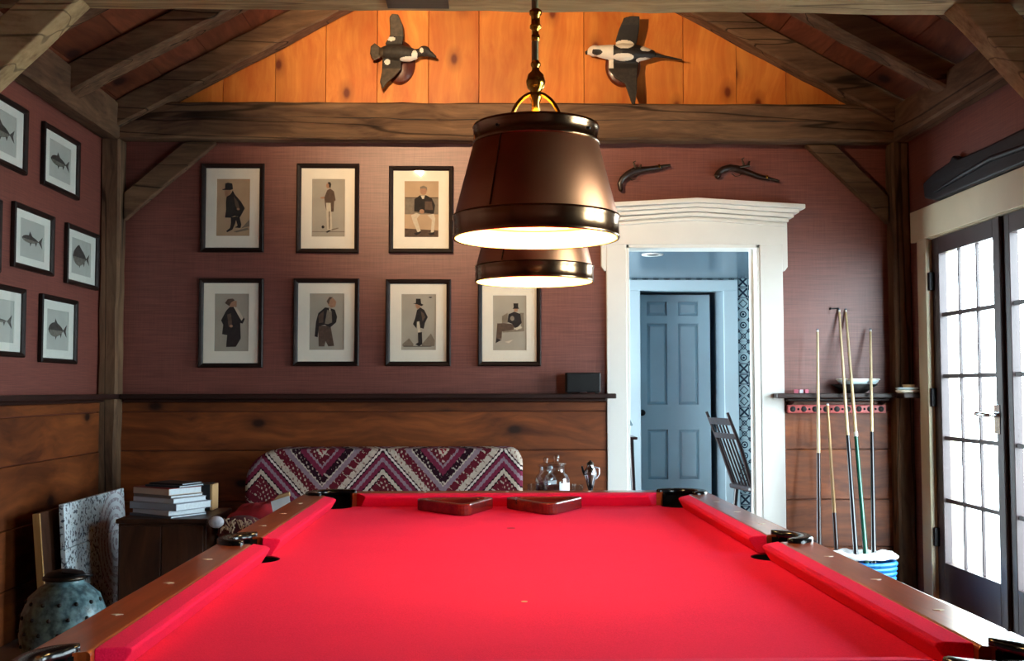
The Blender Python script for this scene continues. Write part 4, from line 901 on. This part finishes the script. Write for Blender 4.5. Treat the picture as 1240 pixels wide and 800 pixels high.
# ------------------------------------------------------------------ cabinet with books
cx0,cx1=PY(140,640,5.3).x,PY(252,640,5.3).x; ct=PY(200,628,5.3).z
cb=thing('side_cabinet','plain dark wooden chest beside the settee, carrying books','cabinet',((cx0+cx1)/2,5.5,0))
build('body',MB().box(cx0+.01,cx1-.01,5.31,5.78,.04,ct-.022),'cabinet',cb,bevel=.004); build('top',MB().box(cx0,cx1,5.295,5.79,ct-.022,ct),'cabinet',cb,bevel=.005)
for k in range(2): build('door',MB().box(cx0+.02+k*(cx1-cx0-.04)/2,cx0+.02+(k+1)*(cx1-cx0-.04)/2-.004,5.300,5.312,.07,ct-.035),'cabinet',cb,bevel=.003)
build('plinth',MB().box(cx0+.03,cx1-.03,5.33,5.76,0,.04),'cabinet',cb)
bk=[ # cover, pages, w, d, thickness, rot, dx, label
 (srgb(96,104,116),.30,.22,.012,-34,.0,'thin grey magazine at the bottom of the book stack'),
 (srgb(214,222,228),.285,.215,.022,-38,.005,'white book second from the bottom of the stack'),
 (srgb(150,160,174),.31,.235,.034,-30,.012,'wide grey blue book in the middle of the stack'),
 (srgb(196,206,216),.28,.21,.022,-32,.008,'pale blue book above the wide grey one'),
 (srgb(116,110,106),.27,.20,.014,-34,.0,'thin dark grey book below the red topped one'),
 (srgb(206,190,172),.265,.20,.033,-35,-.004,'thick cream book with red cover near the stack top'),
 (srgb(42,58,70),.22,.17,.010,-28,.03,'slim dark book lying second from the top'),
 (srgb(22,26,32),.20,.15,.009,-24,.035,'small black book on top of the stack')]
z=ct+.0005; bc=PY(203,620,5.46)
M['pages']=plain('book_pages',srgb(214,226,232),.85,noise=.06,scale=80)
for i,(col_,w_,d,th,rot,dx,lab) in enumerate(bk):
    b=thing('book',lab,'book',(bc.x+dx,5.47,z),math.radians(rot),'books stacked on the chest'); cm=plain('book_cover_%d'%i,col_,.4)
    tp=plain('book_top_red',srgb(128,30,34),.45) if i==5 else cm
    m=MB().box(-w_/2,w_/2,-d/2,d/2,0,.003).box(-w_/2,w_/2,-d/2,d/2,th-.003,th).box(-w_/2,w_/2,-d/2,-d/2+.004,.003,th-.003)
    if i==5: m.m[6:12]=[1]*6
    build('cover',m,[cm,tp],b,world=False,bevel=.001,seg=1)
    build('pages',MB().box(-w_/2+.004,w_/2-.003,-d/2+.004,d/2-.004,.003,th-.003),'pages',b,world=False)
    z+=th+.0006
a=PY(240,585,5.7); b_=PY(260,612,5.7)
a.y=5.70
ub=thing('storage_box','small dark box with tan end standing behind the books','box',((a.x+b_.x)/2,5.66,ct)); build('box_body',MB().box(a.x-.02,b_.x-.014,5.655,5.775,ct+.0005,a.z),'black',ub,bevel=.003); build('box_end',MB().box(b_.x-.014,b_.x,5.655,5.775,ct+.0005,a.z-.003),'tan',ub,bevel=.003)

# ------------------------------------------------------------------ painted panel, board behind it, teal jar
pa,pb=PX(68,612,-1.97),PX(148,596,-1.97)
PW=.86
pn=thing('painted_panel','pale painted panel of three boards with dark speckles leaning on left wall','panel',(-1.93,pb.y-PW-.0,0)); pn.rotation_euler=(0,math.radians(-4),0); OFF[pn.name]=V()
ph=pa.z/math.cos(math.radians(4))
for k in range(3):
    e=ph*k/3; build('board',MB().box(-.012,.012,.0+k*.004,PW,e+.0015,e+ph/3-.0015),'lace',pn,world=False,bevel=.002,seg=1)
pn2=thing('wood_board','brown wooden board leaning behind the painted panel','board',(-1.99,pb.y-PW-.10,0)); pn2.rotation_euler=(0,math.radians(-5),0)
build('board_face',MB().box(-.012,.012,0,PW-.1,.0,ph-.03),'cabinet',pn2,world=False,bevel=.002); build('edge_strip',MB().box(-.015,.018,-.012,.0,0,ph-.03),'cue_tan',pn2,world=False,bevel=.002)
pc=PY(78,735,4.5); jr=thing('ceramic_jar','round speckled blue green ceramic jar with dark spots on the floor','jar',(pc.x,4.5,0)); JR=.168
prof=[(.001,0),(.09,0),(.115,.01),(.15,.08),(JR,.19),(.160,.27),(.135,.335),(.09,.375),(.072,.385),(.070,.40),(.074,.405)]
build('body',MB().lathe(prof,(pc.x,4.5,0),40),'teal',jr)
ld=build('lid',MB().lathe([(.078,.404),(.082,.410),(.070,.425),(.03,.437),(.001,.44)],(pc.x,4.5,0),32),'iron',jr); build('lid_rim',MB().lathe([(.070,.398),(.084,.400),(.086,.410),(.080,.414)],(pc.x,4.5,0),32),'gunmetal',ld)
build('bail_handle',MB().tube([(pc.x+.075*math.cos(a)+.03,4.5-.075*math.sin(a)*.9,.415+.025*math.sin(a*.5)) for a in[-.6+2.4*k/14 for k in range(15)]],.005,8),'iron',jr)
for r_ in range(5):
    z=.10+.055*r_; rad=[q for q in prof]
    R_=None
    for (ra,za),(rb,zb_) in zip(prof[:-1],prof[1:]):
        if za<=z<=zb_ and zb_>za: R_=ra+(rb-ra)*(z-za)/(zb_-za)
    for k in range(14):
        a=2*PI*(k+.5*(r_%2))/14
        if math.sin(a)<.35: build('dark_spot',MB().ball((pc.x+R_*math.cos(a),4.5+R_*math.sin(a),z),.0085,8),'dark',jr)

# ------------------------------------------------------------------ side table with jars
jz=.57; st=thing('side_table','small dark side table behind the pool table carrying glass jars','side table',(.47,6.05,0))
build('table_top',MB().prism([(.47+.21*math.cos(2*PI*k/32),6.05+.21*math.sin(2*PI*k/32)) for k in range(32)],jz-.025,jz,'XY'),'darkchair',st,bevel=.004)
build('column',MB().lathe([(.001,jz-.025),(.03,jz-.025),(.02,.45),(.028,.3),(.022,.12),(.03,.06),(.001,.06)],(.47,6.05,0),20),'darkchair',st)
for k in range(3): a=2*PI*k/3+.5; build('foot',MB().tube([(.47,6.05,.09),(.47+.1*math.cos(a),6.05+.1*math.sin(a),.06),(.47+.19*math.cos(a),6.05+.19*math.sin(a),.014)],[.018,.016,.012],8),'darkchair',st)
def apothecary(label,px,py_top,Y,half,fill):
    c=PY(px,598,Y); zt=PY(px,py_top,Y).z; H=zt-jz; r_=half
    j=thing('apothecary_jar',label,'jar',(c.x,Y,jz),0,'glass jars on the side table'); o=(c.x,Y,jz+.0006); neck=H*.60
    build('glass_body',MB().lathe([(.001,0),(r_*.95,0),(r_,.008),(r_,H*.42),(r_*.86,H*.52),(r_*.62,H*.58),(r_*.60,H*.74),(r_*.70,H*.76),(r_*.66,H*.765),(r_*.55,H*.745),(r_*.56,H*.59),(r_*.8,H*.51),(r_-.005,H*.42),(r_-.005,.012),(.001,.008)],o,32),'jarglass',j)
    lid=build('stopper',MB().lathe([(.001,H*.70),(r_*.5,H*.70),(r_*.54,H*.77),(r_*.74,H*.775),(r_*.72,H*.80),(r_*.3,H*.83),(r_*.14,H*.86),(r_*.24,H*.91),(r_*.22,H*.97),(r_*.1,H),(.001,H)],o,28),'jarglass',j)
    build('contents',MB().lathe([(.001,.012),(r_-.008,.012),(r_-.008,fill*H),(r_*.5,fill*H+.012),(.001,fill*H+.014)],o,24),'chip',j)
    lb=MB(); n=10; vs=[]
    for zz in(.02,.085):
        for k in range(n+1): a=-PI/2+.15+1.05*k/n; vs.append((o[0]+(r_+.001)*math.cos(a),o[1]+(r_+.001)*math.sin(a),o[2]+zz))
    lb.add(vs,[(k,k+1,n+2+k,n+1+k) for k in range(n)]); build('paper_label',lb,'jarlabel',j)
apothecary('stoppered glass jar with white label, front one on the side table',674,550,5.98,.073,.25)
apothecary('stoppered glass jar standing behind the labelled jar',661,553,6.13,.062,.3)
def tumbler(label,px,Y):
    c=PY(px,598,Y); o=(c.x,Y,jz+.0006); t_=thing('glass_tumbler',label,'glass',(c.x,Y,jz),0,'small tumblers on the side table'); build('glass_wall',MB().lathe([(.001,0),(.026,0),(.034,.07),(.036,.072),(.033,.072),(.024,.008),(.001,.008)],o,28),'jarglass',t_)
    build('drink',MB().lathe([(.001,.009),(.0235,.009),(.026,.03),(.001,.03)],o,20),'tan',t_)
tumbler('short glass tumbler right of the labelled jar',699,6.0); tumbler('short glass tumbler left of the jars',646,6.02)
c=PY(715,598,6.02); sz=PY(715,557,6.02).z-jz; o=(c.x,6.02,jz+.0006)
sk=thing('silver_jug','slim silver jug with dark spout beside the jars','jug',(c.x,6.02,jz)); R_=.034
build('foot',MB().lathe([(.001,0),(.024,0),(.024,.006),(.010,.014),(.009,.035),(.012,.040)],o,28),'silver',sk)
build('vessel',MB().lathe([(.001,.036),(.012,.038),(.022,.075),(.034,.115),(.036,sz*.66),(.026,sz*.78),(.018,sz*.84),(.020,sz*.88)],o,28),'silver',sk)
build('lid',MB().lathe([(.021,sz*.875),(.022,sz*.89),(.016,sz*.94),(.006,sz*.97),(.004,sz),(.001,sz)],o,24),'gunmetal',sk)
build('spout',MB().tube([(o[0]-.028,o[1],o[2]+sz*.60),(o[0]-.040,o[1],o[2]+sz*.72),(o[0]-.046,o[1]-.004,o[2]+sz*.84)],[.010,.007,.005],10),'iron',sk)
build('handle',MB().tube([(o[0]+.020,o[1],o[2]+sz*.82),(o[0]+.048,o[1],o[2]+sz*.78),(o[0]+.050,o[1],o[2]+sz*.60),(o[0]+.030,o[1],o[2]+sz*.48)],.004,8),'silver',sk)

# ------------------------------------------------------------------ speaker on the ledge
a=PY(685,451,6.31); b_=PY(727,474,6.31); spk=thing('speaker','small black box speaker standing on the ledge left of doorway','speaker',((a.x+b_.x)/2,6.34,ZT))
build('cabinet',MB().box(a.x,b_.x,6.285,6.375,ZT+.006,a.z),'black',spk,bevel=.006); build('grille',MB().box(a.x+.006,b_.x-.006,6.281,6.286,ZT+.012,a.z-.006),'blackgrille',spk,bevel=.002)
for x in(a.x+.02,b_.x-.02): build('foot',MB().box(x-.008,x+.008,6.30,6.36,ZT+.0005,ZT+.007),'black',spk)
build('badge',MB().box((a.x+b_.x)/2-.02,(a.x+b_.x)/2+.02,6.2795,6.2815,ZT+.0065,ZT+.011),'silver',spk)

# ------------------------------------------------------------------ cue corner
rk0,rk1=PY(953,495,6.36).x,PY(1072,495,6.36).x; rz0,rz1=PY(1000,500,6.36).z,PY(1000,490,6.36).z
rk=thing('cue_rack','red painted cue rack strip with dark round notches under the ledge','cue rack',((rk0+rk1)/2,6.37,rz0))
build('strip',MB().box(rk0,rk1,6.345,6.377,rz0,rz1),'redrack',rk,bevel=.005)
for k in range(9):
    x=rk0+.03+(rk1-rk0-.06)*k/8; build('notch',MB().lathe([(.001,-.0345),(.015,-.0345),(.017,-.032),(.017,0)],(x,6.377,(rz0+rz1)/2),18,axis='Y'),'dark',rk)
    if k<8: xb=x+(rk1-rk0-.06)/16; build('bolt',MB().ball((xb,6.344,(rz0+rz1)/2),.007,10),'iron',rk)
for sg in(0,1): xx=rk0+.02+sg*(rk1-rk0-.04); build('bracket',MB().prism([(6.377,rz1),(6.377,ZB-.001),(6.30,ZB-.001)],xx-.01,xx+.01,'YZ'),'ledge',rk)
FLO=.012
def cue(label,tip,but,Yx,Yb,split,cols,collar=None,r0=.0065,r1=.0145,zb=FLO,head=False):
    zt_=PY(*tip,6.3).z; sl=(6.243-Yb)/(1.13-.27); Yt=Yb+sl*(zt_-.27); a=PY(*tip,Yt); b_=PY(*but,Yb); d=(b_-a).normalized(); b_=a+d*((zb-a.z)/d.z)   # run the butt to its resting height
    t_=thing('cue_stick',label,'cue',b_,0,'cues standing in the corner'); L=(b_-a).length
    s=None
    A=PY(tip[0]+(but[0]-tip[0])*(split-tip[1])/(but[1]-tip[1]),split,(Yt+Yb)/2); s=(a.z-A.z)/(a.z-b_.z)
    pt=lambda k:a+(b_-a)*k; rd=lambda k:r0+(r1-r0)*k
    build('shaft',MB().tube([pt(.012),pt(s)],[rd(0),rd(s)],12),cols[0],t_); build('butt',MB().tube([pt(s),pt(.985)],[rd(s)+.001,r1],12),cols[1],t_)
    build('ferrule',MB().tube([pt(.004),pt(.012)],[r0,r0],12),'cue_white',t_); build('tip',MB().tube([pt(0),pt(.004)],[r0*.8,r0],12),'tip',t_)
    build('bumper',MB().tube([pt(.985),pt(1)],[r1,r1*.8],12),'dark',t_)
    if collar: build('collar',MB().tube([pt(s-.012),pt(s+.004)],[rd(s)+.002,rd(s)+.002],12),collar,t_)
    if head: build('bridge_head',MB().tube([a+V((-.05,0,.002)),a+V((.0,0,.004))],[.004,.004],8).ball(a+V((-.05,0,.002)),.007,8),'iron',t_)
BZ=.045
cue('maple cue with dark brown butt, leftmost of the tall cues',(990,398),(992,655),6.29,6.17,548,('cue_light','cue_brown'))
cue('short tan cue with brown butt, shortest of the cues',(1002,488),(1013,665),6.30,6.185,620,('cue_tan','cue_brown'),r0=.007)
cue('tall pale cue with black butt and small bridge head',(1016,374),(1036,665),6.34,5.98,527,('cue_light','cue_black'),zb=BZ,head=True)
cue('tall pale cue with green butt and white collar',(1024,374),(1048,668),6.34,5.97,527,('cue_light','cue_green'),'cue_white',zb=BZ)
cue('maple cue with black butt standing nearest the corner post',(1054,398),(1058,668),6.33,5.98,523,('cue_light','cue_black'),zb=BZ)
ba,bb=PY(1011,680,5.93),PY(1086,680,5.93); bc=V(((ba.x+bb.x)/2,5.96,0)); br=(bb.x-ba.x)/2
bs=thing('blue_basket','blue coiled basket on the floor holding the cue butts','basket',bc); bt=PY(1050,683,5.86).z
nco=9
for k in range(nco):
    z=.012+k*(bt-.02)/(nco-1); r_=br*(.86+.14*k/(nco-1)); build('coil',MB().tube([(bc.x+r_*math.cos(2*PI*i/36),bc.y+r_*.62*math.sin(2*PI*i/36),z) for i in range(37)],.0135,8,cap=False),'bluewicker',bs)
build('basket_base',MB().prism([(bc.x+br*.87*math.cos(2*PI*k/28),bc.y+br*.52*math.sin(2*PI*k/28)) for k in range(28)],.002,.02,'XY'),'bluewicker',bs)
tw=thing('white_towel','crumpled white towel lying over the blue basket rim','towel',(bc.x,bc.y,bt)); vs=[];n=40;mm=5
for j in range(mm+1):
    for i in range(n):
        a=2*PI*i/n; q=j/mm; r_=br*(1.07-.45*q); h_=.030*math.sin(PI*min(1,q*1.1+.12))+.016*mnoise.noise(V((math.cos(a)*3,math.sin(a)*3,q*3)))-.018*(1-q)
        vs.append((bc.x+r_*math.cos(a),bc.y+r_*.62*math.sin(a),bt+.024+h_))
fs=[(j*n+i,j*n+(i+1)%n,(j+1)*n+(i+1)%n,(j+1)*n+i) for j in range(mm) for i in range(n)]
o=build('cloth',MB().add(vs,fs,0,True),'whitecloth',tw); s=o.modifiers.new('s','SOLIDIFY'); s.thickness=.010; s.offset=1
# things on the ledge over the rack
for i,(px,lab) in enumerate(((964,'pink chalk cube, left of the three on the ledge'),(970,'pale chalk cube, middle of the three on the ledge'),(976,'pink chalk cube, right of the three on the ledge'))):
    c=PY(px,474,6.33); ck=thing('chalk_cube',lab,'chalk',(c.x,6.33,ZT),.2*i-.2,'chalk cubes on the ledge'); build('wrapper',MB().box(-.0115,.0115,-.0115,.0115,.0006,.021),'jarlabel' if i==1 else 'pink',ck,world=False,bevel=.002); build('chalk_face',MB().box(-.009,.009,-.009,.009,.021,.023),'pink',ck,world=False)
def stack(px,Y,prof,name,label,cat,mat,px_off=0):
    c=PY(px,470,Y); t_=thing(name,label,cat,(c.x,Y,ZT)); return t_,c
t_,c=stack(1034,6.338,None,'tray_stack','dark bowl with a silver rimmed tray stacked on the ledge','tray',None)
build('bowl',MB().lathe([(.001,.0006),(.06,.0006),(.10,.028),(.135,.048),(.135,.052),(.001,.048)],(c.x,6.325,ZT),36,sy=.40),'dark',t_)
build('tray',MB().lathe([(.001,.050),(.10,.050),(.118,.066),(.122,.076),(.116,.076),(.098,.056),(.001,.056)],(c.x+.02,6.325,ZT),36,sy=.44),'hallwhite',t_)
build('tray_rim',MB().lathe([(.123,.075),(.130,.080),(.123,.085),(.117,.080)],(c.x+.02,6.325,ZT),36,sy=.44),'white',t_)
t_,c=stack(1104,6.29,None,'dish_stack','small stack of pale dishes on the ledge by the glazed doors','dish',None)
cxx=WR-.07
build('dish',MB().lathe([(.001,.0006),(.045,.0006),(.066,.010),(.066,.018),(.001,.016)],(cxx,6.205,ZT),30,sy=.8),'mat',t_)
build('dish',MB().lathe([(.001,.018),(.05,.018),(.066,.026),(.066,.033),(.001,.03)],(cxx,6.205,ZT),30,sy=.8),'hallwhite',t_)
build('cup',MB().lathe([(.001,.033),(.03,.033),(.036,.05),(.033,.05),(.001,.036)],(cxx+.01,6.205,ZT),24),'tan',t_)

# ------------------------------------------------------------------ hall furniture
ch=thing('spindle_chair','dark wooden spindle back chair in the hall beyond the doorway','chair',(2.03,8.0,0),math.radians(10))
seat=round_poly([(-.21,-.20),(.20,-.23),(.20,.23),(-.21,.20)],.05,4)
build('seat',MB().prism(seat,.43,.465,'XY'),'darkchair',ch,world=False,bevel=.01)
for sx,sy in((-.16,-.15),(-.16,.15),(.15,-.17),(.15,.17)): build('leg',MB().tube([(sx,sy,.44),(sx*1.2,sy*1.2,0)],[.016,.012],10),'darkchair',ch,world=False)
for sy in(-1,1): build('back_post',MB().tube([(-.17,sy*.17,.45),(-.26,sy*.19,.72),(-.37,sy*.20,.99)],[.017,.015,.010],10),'darkchair',ch,world=False)
tl=lambda z:-.17-.20*(z-.45)/.54
for z0,z1 in((.90,.95),(.80,.84)): build('crest_rail',MB().add([(tl(z)+d,y,z) for z in(z0,z1) for y in(-.19,.19) for d in(-.009,.009)],[(0,1,3,2),(4,6,7,5),(0,4,5,1),(2,3,7,6),(0,2,6,4),(1,5,7,3)]),'darkchair',ch,world=False,bevel=.003)
for k in range(5):
    y=-.12+.06*k; build('spindle',MB().tube([(tl(.46),y,.46),(tl(.80),y,.80)],.0075,8),'darkchair',ch,world=False)
for k in range(4):
    y=-.09+.06*k; build('small_spindle',MB().tube([(tl(.84),y,.84),(tl(.90),y,.90)],.0075,8),'darkchair',ch,world=False)
for sy in(-.17,.17): build('stretcher',MB().tube([(-.18,sy*1.05,.2),(.17,sy*1.1,.2)],.009,8),'darkchair',ch,world=False)
ht=thing('hall_table','narrow dark hall table at the left edge of the doorway view','table',(.86,8.8,0))
tx1=PY(772,529,8.6).x; tz=PY(768,529,8.6).z
build('table_top',MB().box(tx1-.7,tx1,8.6,9.0,tz-.02,tz),'darkchair',ht,bevel=.003)
for x in(tx1-.66,tx1-.045):
    for y in(8.64,8.96): build('leg',MB().tube([(x,y,tz-.02),(x+(.03 if x>tx1-.3 else 0),y,0)],[.02,.014],8),'darkchair',ht)
hl=thing('hall_lamp','small white shaded lamp on the hall table','lamp',(tx1-.10,8.8,tz)); o=(tx1-.10,8.8,tz)
build('lamp_base',MB().lathe([(.001,.0006),(.05,.0006),(.045,.012),(.015,.03),(.022,.06),(.012,.09),(.001,.09)],o,24),'hallwhite',hl); build('lamp_shade',MB().lathe([(.09,.085),(.055,.17),(.053,.17),(.088,.085)],o,28),'hallwhite',hl)
